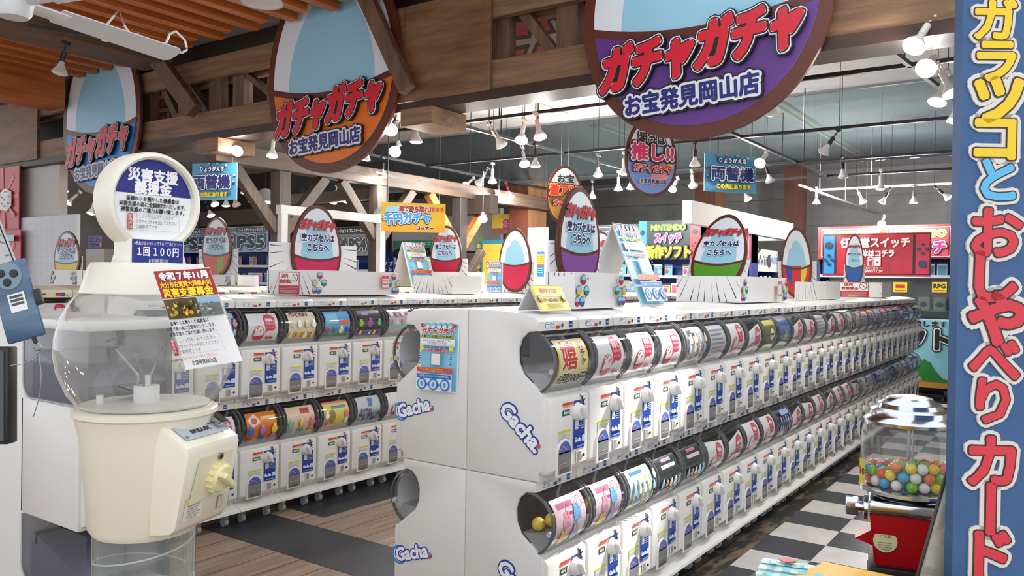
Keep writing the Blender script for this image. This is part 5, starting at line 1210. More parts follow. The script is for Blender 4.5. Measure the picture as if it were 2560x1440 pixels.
# fire-relief poster hung on the globe
def relief(p, w, h):
    X = lambda v: v * w / 2; Y = lambda v: v * h / 2
    p.rect(X(-1), Y(-1), X(1), Y(1), (238, 238, 238)); p.rect(X(-1), Y(.42), X(1), Y(.98), (166, 34, 40)); p.text('令和７年11月', 0, Y(.86), w * .15, (246, 244, 240), w=w * .86, bold=w * .008); p.text('大分市佐賀関大規模火災', 0, Y(.69), w * .11, (236, 206, 40), w=w * .9, bold=w * .004); p.text('災害支援募金', 0, Y(.525), w * .16, (246, 224, 30), w=w * .88, bold=w * .007)
    p.rect(X(-.97), Y(.0), X(.2), Y(.40), (84, 70, 20)); p.rect(X(.23), Y(.0), X(.97), Y(.40), (110, 116, 112)); p.rect(X(.23), Y(.26), X(.97), Y(.40), (150, 180, 206))
    rr = random.Random(2)
    for i in range(26): p.ell(X(rr.uniform(-.85, .05)), Y(rr.uniform(.07, .33)), w * rr.uniform(.015, .05), h * rr.uniform(.01, .025), rr.choice(((206, 160, 30), (236, 196, 50), (150, 110, 24), (60, 50, 20))), 8)
    for i in range(40): p.ell(X(rr.uniform(.28, .92)), Y(rr.uniform(.03, .27)), w * rr.uniform(.01, .03), h * rr.uniform(.006, .012), rr.choice(((160, 164, 158), (70, 80, 70), (190, 190, 184), (96, 104, 96))), 7)
    for k, s in enumerate(('皆様からお預りした義援金は', '災害支援の為に全額寄付いたします。', '被害支援のご協力お願い致します。')): p.text(s, X(.05 * 0), Y(-.10 - .105 * k), w * .075, (36, 36, 40), w=w * (.66, .84, .8)[k], bold=w * .0015, res=1)
    p.frame(X(-.86), Y(-.72), X(.86), Y(-.40), w * .004, (170, 170, 174)); p.rect(X(-.86), Y(-.72), X(-.70), Y(-.40), (190, 40, 50)); p.vtext('使用方法', X(-.78), Y(-.41), w * .055, (246, 238, 238), 1.02, res=1)
    for k, s in enumerate(('①１００円を入れてください', '②ガチャガチャを回してください', '③募金完了です')): p.text(s, X(-.64), Y(-.455 - .105 * k), w * .07, (40, 40, 44), al='l', w=w * (.68, .72, .38)[k], res=1)
    p.text('※景品は出ませんので予めご了承ください', 0, Y(-.79), w * .055, (206, 50, 60), w=w * .62, res=1); p.text('お宝発見岡山店', X(.1), Y(-.9), w * .085, (30, 30, 34), w=w * .42, bold=w * .002)
P4 = [atd(382, 676, 1.78), atd(522, 668, 1.76), atd(606, 902, 1.74), atd(464, 925, 1.76)]   # top left, top right, bottom right, bottom left
o_ = (P4[0] + P4[1] + P4[2] + P4[3]) / 4; ux = ((P4[1] - P4[0]) + (P4[2] - P4[3])).normalized(); uy = ((P4[0] - P4[3]) + (P4[1] - P4[2])); uy = (uy - ux * uy.dot(ux)).normalized()
pn = ux.cross(uy).normalized()
pw_ = ((P4[1] - P4[0]).length + (P4[2] - P4[3]).length) / 2; ph_ = ((P4[0] - P4[3]).length + (P4[1] - P4[2]).length) / 2
def bend(a_, b_, w_):
    s, t_ = a_ / pw_ + .5, b_ / ph_ + .5
    return (P4[3] * (1 - s) + P4[2] * s) * (1 - t_) + (P4[0] * (1 - s) + P4[1] * s) * t_ + pn * (w_ - .35 * a_ * a_)
p = P(.0005); relief(p, pw_, ph_); m = MB(); p.put(m, bend)
m.add([bend(a_, b_, -.0006) for a_, b_ in ((-pw_ / 2, -ph_ / 2), (pw_ / 2, -ph_ / 2), (pw_ / 2, ph_ / 2), (-pw_ / 2, ph_ / 2))], [(3, 2, 1, 0)], paint(232, 232, 230)); tag(m.build('relief_poster', ang=0), 'red and white fire-relief poster hung on the donation machine globe', 'poster')
# large white capsule machine at the left edge, seen from its side
t = thing('large_capsule_machine', 'large plain white capsule machine cut off by the left photo edge', 'capsule machine', (1.30, 2.56, 0))
wl = paint(222, 220, 216, rough=.32)
def lw(z):      # side window outline (y from the front, z)
    return [(.42, z + .235), (.42, z + .08), (.40, z + .03), (.35, z + .002), (.29, z), (.0, z), (0, z + .235)]
y1 = .36                                    # window left edge, measured from the front
def winpts(z0, z1, r=.055, n=6):
    pts = [(-.06, z1), (-.06, z0)]
    pts += [(y1 - r + r * math.sin(PI / 2 * i / n), z0 + r - r * math.cos(PI / 2 * i / n)) for i in range(n + 1)]
    return pts + [(y1, z1)]
side = []
W1, W2 = (1.055, 1.292), (.44, .66)
m = MB()
# shell split round the windows: columns and bands
m.box(0, .32, y1, 1.3, .06, 1.325, wl, .008); m.box(0, .32, -.02, y1 + .02, 1.29, 1.325, wl, .008); m.box(0, .32, -.0, y1 + .02, .66, 1.055, wl, .006); m.box(0, .32, .02, y1 + .02, .06, .44, wl, .006); m.build('cabinet', t)
for (z0, z1) in (W1, W2):
    m = MB(); r = .07
    m.add([(-.001, y1 + .001, z0 - .001)] + [(-.001, y1 + .001 - r + r * math.sin(PI / 2 * i / 8), z0 - .001 + r - r * math.cos(PI / 2 * i / 8)) for i in range(9)], [list(range(10))], wl); m.build('corner_fillet', t, 0)
    m = MB(); gl_ = clear('window_plastic_grey', (214, 216, 222), .04, .9, .12, (120, 122, 132)); m.add([(-.002, y, z) for y, z in winpts(z0, z1)], [list(range(len(winpts(z0, z1))))], gl_); m.build('side_window', t, 0)
    m = MB(); m.tube([(-.003, y, z) for y, z in winpts(z0, z1)[1:]], .0035, paint(170, 172, 176), 6); m.build('window_trim', t)
    m = MB(); m.prism([(.0, z0 + .06), (.30, z0 + .15), (.34, z0 + .12), (.34, z0 + .0), (.10, z0 + .0)], 'x', .02, .30, paint(120, 126, 142, rough=.4)); m.box(.02, .30, .30, .315, z0 + .12, z0 + .16, BLACK); m.build('chute', t)
    m = MB(); m.box(.30, .318, -.0, y1, z0, z1, paint(84, 80, 86)); m.build('window_back', t, 0)
m = MB(); m.prism([(-.0, .435), (-.05, .40), (-.02, .08), (.03, .06), (.03, .435)], 'x', .01, .31, wl, .006); m.prism([(0, 1.05), (-.03, 1.02), (-.02, .68), (.03, .66), (.03, 1.05)], 'x', .01, .31, wl, .006); m.build('front_door', t)
for y in (.1, 1.1):
    m = MB(); m.cyl((.10, y, .03), (.14, y, .03), .03, LGREY, 12); m.build('caster', t)
# burst-line board leaning on it, seen edge-on, and the phone on its holder
A = at(112, 782, 0, 1.36); B = at(-8, 488, 0, 1.36)
t = thing('burst_board', 'grey burst-line board with slanted edge standing on the large white machine', 'board', (1.33, A.y, 1.33))
m = MB(); q = [(0, 0), (B.y - A.y, B.z - 1.33), (.75, B.z - 1.33), (.75, 0)]; m.prism(q, 'x', 0, .008, paint(196, 196, 198, rough=.5))
p = P(.0006); p.rays(.0, .0, .6, .42, .65, .25, 30, (60, 60, 66), 6, .4, .02, PI * .6, PI * 1.45); 
L2 = [[(min(max(x, 0), .7), z) for x, z in poly] for poly in p.it[0][0]]
keep = []
for poly in L2:
    if all(z < (B.z - 1.33) * x / (B.y - A.y) for x, z in [(.0 + x_, z_) for x_, z_ in [(q_[0], q_[1]) for q_ in poly]]): keep.append(poly)
m.build('board', t, 0)
m = MB(); m.tube([(-.002, 0, 0), (-.002, B.y - A.y, B.z - 1.33)], .0025, BLACK, 6); m.build('edge_trim', t)
p2 = P(.0006); rr = random.Random(8)
for i in range(11):
    f = .06 + .085 * i; y_, z_ = f * (B.y - A.y) + .004, f * (B.z - 1.33); ln = rr.uniform(.03, .07); p2.poly([(-y_, z_), (-y_ - ln, z_ + ln * .55 - .03), (-y_ - ln * .95, z_ + ln * .55 - .022)], (84, 84, 90))
m = MB(); p2.put(m, plane_fn((-.0005, 0, 0), (0, -1, 0), (0, 0, 1))); m.build('burst_print', t, 0)
# phone
PT, PB = atd(15, 668, 1.5), atd(62, 838, 1.5); uyp = (PT - PB).normalized(); uxp = (RIGHT - uyp * RIGHT.dot(uyp)).normalized(); np_ = uxp.cross(uyp)
pc = (PT + PB) / 2; RM = Matrix((uxp, uyp, np_)).transposed().to_4x4(); RM.translation = pc
t = thing('smartphone', 'blue smartphone with three lenses tethered before the burst-line board', 'phone', pc); t.rotation_euler = RM.to_euler()
pb = noisy('blue_phone_glass', (40, 70, 104), (90, 120, 146), 2.0, .35, .7, .18, (1, 9, 1), .6)
m = MB(); m.box(-.036, .036, -.074, .074, -.008, 0, pb, .0035, 2); m.build('phone_body', t)
m = MB(); m.lathe([(.026, 0), (.025, .0022), (0, .0025)], paint(110, 136, 150, rough=.2), 32, Matrix.Translation((.0, .048, 0))); m.build('camera_plate', t)
for x, y in ((-.011, .056), (.012, .05), (-.004, .037)):
    m = MB(); m.lathe([(.0075, .002), (.0075, .004), (.006, .0045), (0, .0042)], BLACK, 18, Matrix.Translation((x, y, 0))); m.build('lens', t)
p = P(.0004); p.rect(-.016, -.022, .016, .012, (222, 224, 226))
for k in range(3): p.rect(-.012, -.010 + .007 * k, .012, -.0055 + .007 * k, (60, 64, 70))
m = MB(); p.put(m, plane_fn((.004, .002, .0004), (1, 0, 0), (0, 1, 0))); m.build('label_sticker', t, 0)
m = MB(); m.box(.035, .047, -.018, .012, -.010, .003, BLACK, .003); m.box(-.14, .04, -.01, .006, -.022, -.009, BLACK, .002); m.build('holder_clip', t)
m = MB(); m.tube([(.012, -.074, -.004), (.014, -.084, -.004)], .004, BLACK, 8); m.lathe([(.006, 0), (.008, .001), (.006, .002)], STEEL, 16, Matrix.Translation((.015, -.092, -.004)));
m.tube([(.014, -.10, -.004), (.006, -.112, -.004), (-.02, -.115, -.004), (-.06, -.11, -.004)], .0009, STEEL, 5); m.tube([(.014, -.10, -.004), (.008, -.14, -.005), (-.006, -.18, -.006), (-.03, -.215, -.008)], .0009, STEEL, 5); m.build('tether', t)
a = atd(-30, 990, 1.5); m = MB()
RB = Matrix((RIGHT, -DOWN, -FWD)).transposed().to_4x4(); RB.translation = a
t = thing('black_terminal', 'black box at the left photo edge below the phone', 'box', a); t.rotation_euler = RB.to_euler()
m = MB(); m.box(-.07, .037, -.09, .09, -.03, 0, BLACK, .003); m.box(-.07, .030, -.083, .083, 0, .002, paint(60, 66, 68, rough=.3)); m.build('case', t)
m = MB(); m.box(-.09, -.05, -.6, -.088, -.03, -.01, BLACK); m.build('stem', t)

# ================================================================= gumball machine, letter board, table
gc = atd(2272, 1100, 1.95); GX, GY = gc.x, gc.y
GR = -1.36
zt = atd(2280, 1003, 1.95).z; zg1 = atd(2280, 1056, 1.95).z; zg0 = atd(2270, 1225, 1.95).z; zb1 = atd(2260, 1240, 1.95).z; zb0 = atd(2260, 1415, 1.95).z
t = thing('gumball_machine', 'red gumball machine with chrome lid and clear bowl beside the letter board', 'gumball machine', (GX, GY, zb0), GR)
RD = paint(176, 18, 24, rough=.22, name='red_enamel')
H_ = lambda z: z - zb0
m = MB(); m.box(-.083, .083, -.083, .083, -.02, .012, BLACK, .004)
m.build('base_plate', t)
m = MB(); hb_ = H_(zb1) - .03
b_ = bmesh.new(); bmesh.ops.create_cube(b_, size=1)
for v in b_.verts:
    s_ = .072 if v.co.z < 0 else .085; v.co = (math.copysign(s_, v.co.x), math.copysign(s_, v.co.y), .012 if v.co.z < 0 else hb_)
bmesh.ops.bevel(b_, geom=[e for e in b_.edges], offset=.006, segments=2, affect='EDGES'); m.bm(b_, RD); m.build('red_body', t)
m = MB(); m.box(-.088, .088, -.088, .088, hb_ - .002, hb_ + .03, CHROME, .008, 3); m.lathe([(.07, hb_ + .028), (.075, hb_ + .035), (.10, H_(zg0) - .004), (.109, H_(zg0)), (.109, H_(zg0) + .008), (.103, H_(zg0) + .012), (0, H_(zg0) + .01)], CHROME, 48); m.build('chrome_collar', t)
m = MB(); r0 = .106; zz0_, zz1_ = H_(zg0) + .012, H_(zg1)
m.lathe([(r0 - .012, zz0_), (r0 - .002, zz0_ + .008), (r0, zz0_ + .03), (r0, zz1_ - .03), (r0 - .006, zz1_ - .008), (r0 - .016, zz1_)], clear('bowl_plastic', (247, 249, 249), .03, 1.0, .07, (220, 224, 224)), 48); m.build('clear_bowl', t, 60)
m = MB(); m.lathe([(r0 - .006, zz1_ - .002), (r0 - .004, zz1_ + .006), (r0 - .016, zz1_ + .016), (r0 - .018, zz1_ + .02), (r0 - .020, zz1_ + .030), (r0 - .032, zz1_ + .036), (r0 - .036, zz1_ + .046), (r0 - .05, zz1_ + .052), (r0 - .056, zz1_ + .060), (.03, zz1_ + .064), (0, zz1_ + .064)], CHROME, 48); m.build('chrome_lid', t)
m = MB(); m.cyl((0, 0, zz0_), (0, 0, zz1_ + .01), .004, STEEL, 12); m.cyl((.009, .003, zz0_), (.009, .003, zz1_ + .01), .0022, STEEL, 8); m.build('centre_rod', t)
m = MB(); TK = Matrix.Translation((-.088, -.01, hb_ - .005)) @ Matrix.Rotation(-PI / 2, 4, 'Y'); m.lathe([(.03, 0), (.03, .008), (.012, .01), (.012, .028), (0, .028)], CHROME, 24, TK); m.box(-.022, .022, -.008, .008, .02, .05, CHROME, .003, 2, TK); m.build('turn_handle', t)
m = MB(); m.prism([(-.115, .06), (-.07, .09), (-.07, .045)], 'y', -.03, .03, RD); m.build('chute_flap', t)
p = P(.0006); p.ell(0, 0, .026, .026, (214, 210, 160), 28); p.text('ご注意', 0, .012, .008, (70, 70, 50), res=1)
for k in range(4): p.rect(-.016, -.004 - .005 * k, .014 - .003 * (k % 2), -.0028 - .005 * k, (120, 118, 90))
m = MB(); p.put(m, plane_fn((-.05, -.0795, .075), (1, 0, 0), (0, .0, 1), (0, -1, 0))); m.build('round_label', t, 0)
p = P(.0005); p.rect(-.012, -.03, .012, .03, (214, 190, 60)); p.text('10', 0, .0, .022, (150, 40, 30), w=.018, bold=.001); m = MB(); p.put(m, plane_fn((-r0 * .92 - .004, -.055, zz0_ + .035), (.5, -.86, 0), (0, 0, 1))); m.build('price_sticker', t, 0)
gb = random.Random(4); pts = []
cols = {'green': (120, 190, 30), 'blue': (20, 160, 210), 'white': (230, 228, 224), 'red': (226, 60, 44), 'yellow': (240, 206, 20), 'orange': (236, 120, 40)}
rb = .0125
for layer in range(3):
    for ring, n in ((.087, 20), (.061, 14), (.036, 8)):
        if layer == 2 and ring != .088: n = n
        for i in range(n):
            a_ = 2 * PI * i / n + layer * .15 + gb.uniform(-.04, .04)
            if layer == 2 and (math.sin(a_ + 2.4) < .45): continue
            pts.append((ring * math.cos(a_), ring * math.sin(a_), zz0_ + rb + .001 + layer * .0215))
RMg = Matrix.Translation((GX, GY, zb0)) @ Matrix.Rotation(GR, 4, 'Z'); GM = {}
for n_, c_ in cols.items():
    m = MB(); m.ball((0, 0, 0), rb, paint(c_, rough=.22), 18); o = m.build('gumball'); GM[n_] = o.data; bpy.data.objects.remove(o)
for i, q in enumerate(pts):
    n_ = gb.choice(list(cols)); o = bpy.data.objects.new('gumball', GM[n_]); COL.objects.link(o); o.location = RMg @ Vector(q); tag(o, '%s gumball in the clear bowl of the red gumball machine' % n_, 'gumball', '%s gumballs in the bowl' % n_)
m = MB(); m.box(-.085, .085, -.085, .085, -zb0, -.021, paint(24, 24, 26, rough=.5), .005); o = m.build('low_stand'); o.location = (GX, GY, zb0); o.rotation_euler = (0, 0, GR); tag(o, 'dark square stand carrying the gumball machine', 'stand')
# leaning clear-covered board in front of the gumball machine
ET, EB = atd(2392, 1092, 1.68), atd(2290, 1452, 1.68)
t = thing('leaning_sign', 'white leaning board under crumpled clear film beside the gumball machine', 'board', EB)
wv = RIGHT * .16 - FWD * .02; up_ = ET - EB; nn = wv.cross(up_).normalized()
m = MB(); q = [Vector((0, 0, 0)), wv, wv + up_, up_]; m.add(q + [v - nn * .006 for v in q], [(0, 1, 2, 3), (7, 6, 5, 4), (0, 4, 5, 1), (1, 5, 6, 2), (2, 6, 7, 3), (3, 7, 4, 0)], paint(216, 216, 214, rough=.4)); m.build('board', t, 0)
m = MB(); m.tube([Vector((0, 0, 0)) - up_ * .02, up_ * 1.01], .0035, paint(70, 62, 58, rough=.3), 8); m.build('edge_trim', t)
m = MB(); fl = clear('crumpled_film', (236, 234, 226), .12, 1.0, .35, (214, 210, 196)); rr = random.Random(9); nx, ny = 9, 9
vs = [wv * (i / nx) + up_ * (.55 * j / ny) + nn * (.012 + rr.uniform(0, .016)) for j in range(ny + 1) for i in range(nx + 1)]
m.add(vs, [(j * (nx + 1) + i, j * (nx + 1) + i + 1, (j + 1) * (nx + 1) + i + 1, (j + 1) * (nx + 1) + i) for j in range(ny) for i in range(nx)], fl); m.build('film_cover', t, 25)
# gingham box and yellow box at the lower edge
a = atd(1990, 1400, 1.75); z_ = atd(1990, 1440, 1.75).z
TZ = .905
q = [at(1912, 1395, 2, TZ), at(2040, 1410, 2, TZ)]
t = thing('gingham_box', 'aqua gingham box top with a printed strawberry at the lower photo edge', 'box', (0, 0, 0))
pA, pB, pC = at(1908, 1395, 2, TZ), at(2062, 1418, 2, TZ), at(1840, 1470, 2, TZ)
uxg = (pB - pA).normalized(); uyg = (pC - pA); uyg = (uyg - uxg * uyg.dot(uxg)).normalized(); wg = (pB - pA).length; hg = .16
f_ = plane_fn(pA, uxg, -uyg, (0, 0, 1))
m = MB(); m.add([f_(a_, b_, z) for z in (-.004, -.10) for a_, b_ in ((0, 0), (wg, 0), (wg, -hg), (0, -hg))], [(3, 2, 1, 0), (4, 5, 6, 7), (0, 1, 5, 4), (1, 2, 6, 5), (2, 3, 7, 6), (3, 0, 4, 7)], paint(206, 222, 222)); m.build('box', t, 0)
p = P(.0006); p.rect(0, -hg, wg, 0, (216, 228, 226)); n_ = 8
for i in range(n_):
    if i % 2: p.rect(wg * i / n_, -hg, wg * (i + 1) / n_, 0, (150, 206, 210))
for j in range(8):
    if j % 2:
        p.polys([[(wg * i / n_, -hg * (j + 1) / 8), (wg * (i + 1) / n_, -hg * (j + 1) / 8), (wg * (i + 1) / n_, -hg * j / 8), (wg * i / n_, -hg * j / 8)] for i in range(0, n_, 2)], (150, 206, 210), un=False)
        p.polys([[(wg * i / n_, -hg * (j + 1) / 8), (wg * (i + 1) / n_, -hg * (j + 1) / 8), (wg * (i + 1) / n_, -hg * j / 8), (wg * i / n_, -hg * j / 8)] for i in range(1, n_, 2)], (84, 176, 186), un=False)
p.ell(wg * .42, -hg * .12, wg * .15, hg * .085, (40, 30, 30), 20); p.ell(wg * .42, -hg * .12, wg * .14, hg * .075, (206, 50, 60), 20); p.poly([(wg * .55, -hg * .06), (wg * .62, -hg * .16), (wg * .5, -hg * .12)], (70, 140, 50))
for x, y in ((.22, .28), (.75, .3), (.1, .55)): p.ell(wg * x, -hg * y, wg * .05, hg * .04, (240, 240, 236), 12); p.ell(wg * x, -hg * y, wg * .02, hg * .015, (230, 190, 50), 8)
m = MB(); p.put(m, f_); m.build('printed_top', t, 0)
pA, pB = at(2055, 1402, 2, TZ + .005), at(2330, 1460, 2, TZ + .005)
uxy = (pB - pA).normalized(); uyy = Vector((uxy.y, -uxy.x, 0)); f2 = plane_fn(pA, uxy, -uyy, (0, 0, 1)); YW = paint(226, 168, 32, rough=.35)
m = MB(); ln = (pB - pA).length + .1
vs = [f2(a_, b_, z) for z in (0, -.11) for a_, b_ in ((.006, 0), (ln, 0), (ln, -.2), (-.03, -.2))]; m.add(vs, [(3, 2, 1, 0), (4, 5, 6, 7), (0, 1, 5, 4), (1, 2, 6, 5), (2, 3, 7, 6), (3, 0, 4, 7)], YW)
m.tube([f2(.006, 0, -.001), f2(ln, 0, -.001)], .0016, paint(60, 44, 20), 5)
tag(m.build('yellow_box', ang=0), 'amber yellow box top in front of the gumball machine at the lower edge', 'box')
m = MB(); cc = (pA + at(1908, 1395, 2, TZ)) / 2
m.box(1.0, 1.95, .15, .62, 0, .79, paint(60, 58, 56, rough=.6)); o = m.build('low_table', ang=0); tag(o, 'dark low table mostly below the photo edge carrying the gingham box', 'table')
# letter board: blue panel with cut-out letters
BX = atd(2394, 720, 1.6); bd = 1.6
t = thing('letter_board', 'blue upright board with hand-cut yellow, blue and red kana lettering', 'sign board', (0, 0, 0))
nb = -FWD; e0 = RIGHT; e1 = -DOWN
zup = Vector((0, 0, 1)); e0 = Vector((RIGHT.x, RIGHT.y, 0)).normalized(); nb = e0.cross(zup)
fb_ = plane_fn(BX, e0, zup, nb)
m = MB(); m.add([fb_(a_, b_, w_) for w_ in (0, -.03) for a_, b_ in ((0, -1.2), (.36, -1.2), (.36, .75), (0, .75))], [(0, 1, 2, 3), (7, 6, 5, 4), (0, 4, 5, 1), (1, 5, 6, 2), (2, 6, 7, 3), (3, 7, 4, 0)], noisy('blue_board', (52, 86, 130), (60, 96, 142), 6, .3, .7, .55)); m.build('board', t, 0)
k_ = 1.6 / FPX
Y_ = (232, 196, 20); C_ = (84, 178, 222); R_ = (206, 48, 62); WC = paint(214, 208, 200, rough=.6)
LET = [('ガ', 78, 50, 108, Y_), ('ラ', 82, 155, 104, Y_), ('ッ', 90, 250, 110, Y_), ('コ', 82, 348, 104, Y_), ('と', 92, 448, 108, C_), ('お', 92, 580, 128, R_), ('し', 92, 690, 118, R_), ('ゃ', 96, 795, 128, R_), ('べ', 92, 898, 128, R_), ('り', 90, 1000, 118, R_), ('カ', 90, 1150, 128, R_), ('ー', 90, 1270, 130, R_), ('ド', 96, 1385, 124, R_)]
for ch, x, y, s, c in LET:
    p = P(.0008, .5); h = s * k_; a_, b_ = x * k_, (720 - y) * k_
    b_ += -.004 * 0
    rot = PI / 2 if ch == 'ー' else 0
    tr_, ed_, gx0, gx1, gy0, gy1 = glyphs(ch, 2); sc_ = s * .93 / max(gx1 - gx0, (gy1 - gy0)) * (1.12 if ch in 'しゃっッ' else 1.0)
    h = sc_ * k_
    wc_ = paint(36, 30, 34, rough=.6)
    p.text(ch, a_, b_, h, c, bold=h * .036, ol=((h * .125, WC), (h * .062, (50, 42, 46))), thick=.004, rot=rot, sy=.96)
    m = MB(); p.put(m, fb_); o = m.build('letter', t, 0); o['label'] = {Y_: 'yellow', C_: 'light blue', R_: 'red'}[c] + ' cut-out letter with cream outline'
m = MB()
for px, py in ((2490, 168), (2462, 912)):
    q = fb_((px - 2394) * k_, (720 - py) * k_, 0); m = MB(); m.cyl(q, q + nb * .002, .0045, STEEL, 12); m.build('screw', t)
# ================================================================= ceiling tracks, spotlights, fan
TKM = paint(24, 24, 28, rough=.4); WTK = paint(206, 204, 198, rough=.5); ZTK = 3.0
def track(lab, a, b, mat=TKM, z=ZTK, drops=(), name='light_track'):
    t = thing(name, lab, 'light track', (0, 0, 0)); m = MB(); a = Vector((*a, z)); b = Vector((*b, z)); d = (b - a).normalized(); sx = Vector((-d.y, d.x, 0)) * .016
    vs = [a - sx, a + sx, b + sx, b - sx]; vs = [v + Vector((0, 0, dz)) for dz in (0, .03) for v in vs]
    m.add(vs, [(3, 2, 1, 0), (4, 5, 6, 7), (0, 1, 5, 4), (1, 2, 6, 5), (2, 3, 7, 6), (3, 0, 4, 7)], mat); m.build('rail', t, 0)
    for f in drops:
        q = a + (b - a) * f; m = MB(); m.cyl((q.x, q.y, z + .03), (q.x, q.y, 4.0), .007, mat, 6); m.build('hanger_rod', t)
    return t
track('black track running away above the left aisle, left of the column', (5.3, 7.26), (11.9, 7.26), drops=(.12, .3, .6, .9))
track('black track running away down the hall in the middle', (5.3, 5.08), (12.2, 5.08), drops=(.15, .35, .7))
track('black track running away above the right row', (5.3, 2.93), (12.0, 2.93), drops=(.1, .25, .5, .8))
track('black cross track nearest behind the truss', (6.2, -1.0), (6.2, 5.9), drops=(.15, .5, .8))
track('second black cross track behind the truss', (8.3, -1.0), (8.3, 7.26), drops=(.15, .55, .85))
track('third black cross track behind the truss', (10.35, -1.0), (10.35, 7.26), drops=(.2, .6))
track('fourth black cross track near the far shelves', (11.85, -1.0), (11.85, 6.6), drops=(.2, .6))
track('white cross track at the far right', (13.5, -1.0), (13.5, 3.6), WTK, drops=(.3, .8))
track('white track running away to the back wall at the far right', (12.7, 3.55), (18.4, 3.5), WTK, drops=(.2, .5, .8))
track('black track above the right edge carrying the brightest lamps', (5.32, 1.08), (9.0, .72), drops=(.2, .8))
qa, qb = at(70, 68, 2, 3.3), at(318, 108, 2, 3.3)
track('short black track under the roof joists beside the fan', (qa.x, qa.y), (qb.x, qb.y), z=3.3)
REFL = paint(196, 196, 196, rough=.25, name='lamp_reflector'); ON = emit(255, 250, 240, 14.0); OFF = paint(214, 214, 210, rough=.2); ONY = emit(236, 232, 120, 6.0)
def lamp_proto(stem, kind):
    """stem black/white/silver; kind on/off/yellow; hangs from z=0, aims down -Z before tilting"""
    t = thing('spotlight', 'x', 'spotlight'); sm_ = {'black': TKM, 'white': paint(214, 210, 200, rough=.35), 'silver': CHROME, 'red': paint(130, 30, 28, rough=.4)}[stem]
    m = MB(); m.box(-.03, .03, -.016, .016, -.03, 0, sm_, .003); m.cyl((0, 0, -.09), (0, 0, -.03), .007, sm_, 8); m.build('track_adapter', t)
    m = MB(); m.cyl((0, 0, -.165), (0, 0, -.085), .021, sm_, 14); m.build('socket', t)
    m = MB(); m.lathe([(.018, -.165), (.022, -.185), (.036, -.215), (.056, -.245), (.061, -.262), (.0585, -.262), (.05, -.242), (.03, -.215)], REFL if stem != 'white' else paint(220, 218, 212, rough=.3), 24); m.build('reflector', t)
    m = MB(); m.lathe([(.0575, -.258), (.04, -.272), (0, -.278)], {'on': ON, 'off': OFF, 'yellow': ONY}[kind], 24); m.build('bulb', t)
    return t
LP = {(s, k): lamp_proto(s, k) for s, k in (('black', 'on'), ('white', 'on'), ('silver', 'off'), ('black', 'off'), ('white', 'off'), ('silver', 'on'), ('silver', 'yellow'), ('red', 'on'))}
def spot(o, e, size=2.3, blend=.8):
    l = bpy.data.lights.new('lamp_beam', 'SPOT'); l.energy = e; l.spot_size = size; l.spot_blend = blend; l.shadow_soft_size = .05; l.color = (1.0, .97, .92)
    q = bpy.data.objects.new('lamp_beam', l); COL.objects.link(q); q.parent = o; q.location = (0, 0, -.29)
E0 = 40
NL = [0]
def ceiling_fill(o, e=30):
    """added point light under the lamp, brightens ceiling and back wall"""
    l = bpy.data.lights.new('ceiling_fill_light', 'POINT'); l.energy = e; l.shadow_soft_size = .06; l.color = (1.0, .98, .95)
    q = bpy.data.objects.new('ceiling_fill_light', l); COL.objects.link(q); q.parent = o; q.location = (0, 0, -.34)
def lamp(px, py, stem, kind, lab, tx=0.0, ty=0.0, zb=2.74, e=None, dep=None, size=2.3, aim=None):
    """px, py: where the bulb appears; tx, ty: tilt about X and Y; zb: bulb height"""
    c = at(px, py, 2, zb) if dep is None else atd(px, py, dep)
    R = Matrix.Rotation(ty, 3, 'Y') @ Matrix.Rotation(tx, 3, 'X')
    if aim: R = (c - Vector(aim)).to_track_quat('Z', 'Y').to_matrix()
    root = c - R @ Vector((0, 0, -.268))
    o = dup(LP[(stem, kind)], root, R.to_euler(), lab, group='spotlights')
    if dep is None and root.x > 5.4:                     # thin drop rod up to the ceiling
        m = MB(); m.cyl((0, 0, 0), R.inverted() @ Vector((0, 0, 4.0 - root.z)), .003, TKM, 6); m.build('hanger_rod', o, 0)
    if kind == 'on' and e != 0:
        spot(o, e or E0, size); NL[0] += 1
        if NL[0] % 2: ceiling_fill(o, 10 if root.x < 6.6 else 14 if root.x < 8 else 100)  # extra fill on every other lit lamp, strongest at the back
    return o
# tilt: tx>0 aims to +Y (left), ty>0 aims to -X (towards the camera)
lamp(592, 378, 'white', 'on', 'bright lamp facing forward left of the orange egg sign', ty=.9, tx=-.5)
lamp(680, 392, 'white', 'on', 'white-stemmed lamp just left of the orange egg sign', ty=.2, tx=-.15)
lamp(976, 325, 'white', 'on', 'bright lamp touching the right edge of the orange egg sign', ty=.9, tx=-.4)
lamp(987, 380, 'white', 'on', 'brightest lamp right of the orange egg sign, facing forward', ty=1.0, tx=-.5)
lamp(1040, 357, 'black', 'on', 'black-stemmed lamp hanging straight right of the orange egg sign')
lamp(912, 400, 'white', 'on', 'lamp half hidden behind the lower right of the orange egg sign', tx=.3)
lamp(956, 444, 'black', 'on', 'black-stemmed lamp hanging beside the post behind the orange egg sign')
lamp(1256, 366, 'silver', 'off', 'unlit chrome lamp tilted right, left of the timber column', ty=-.2, tx=-.5)
lamp(1303, 353, 'white', 'on', 'bright white-stemmed lamp before the timber column', ty=.5, tx=-.2)
lamp(1351, 345, 'white', 'on', 'white-stemmed lamp right of the timber column top', ty=.2, tx=-.35)
lamp(1312, 412, 'silver', 'on', 'chrome lamp aiming right below the bright column lamp', ty=.4, tx=-.4)
lamp(1338, 418, 'black', 'on', 'black-stemmed lamp hanging straight before the timber column')
lamp(1244, 492, 'black', 'on', 'black-stemmed lamp by the right end of the long beam', tx=.1, e=60)
lamp(1277, 494, 'red', 'on', 'red-stemmed lamp at the right end of the long beam', tx=-.4, e=60)
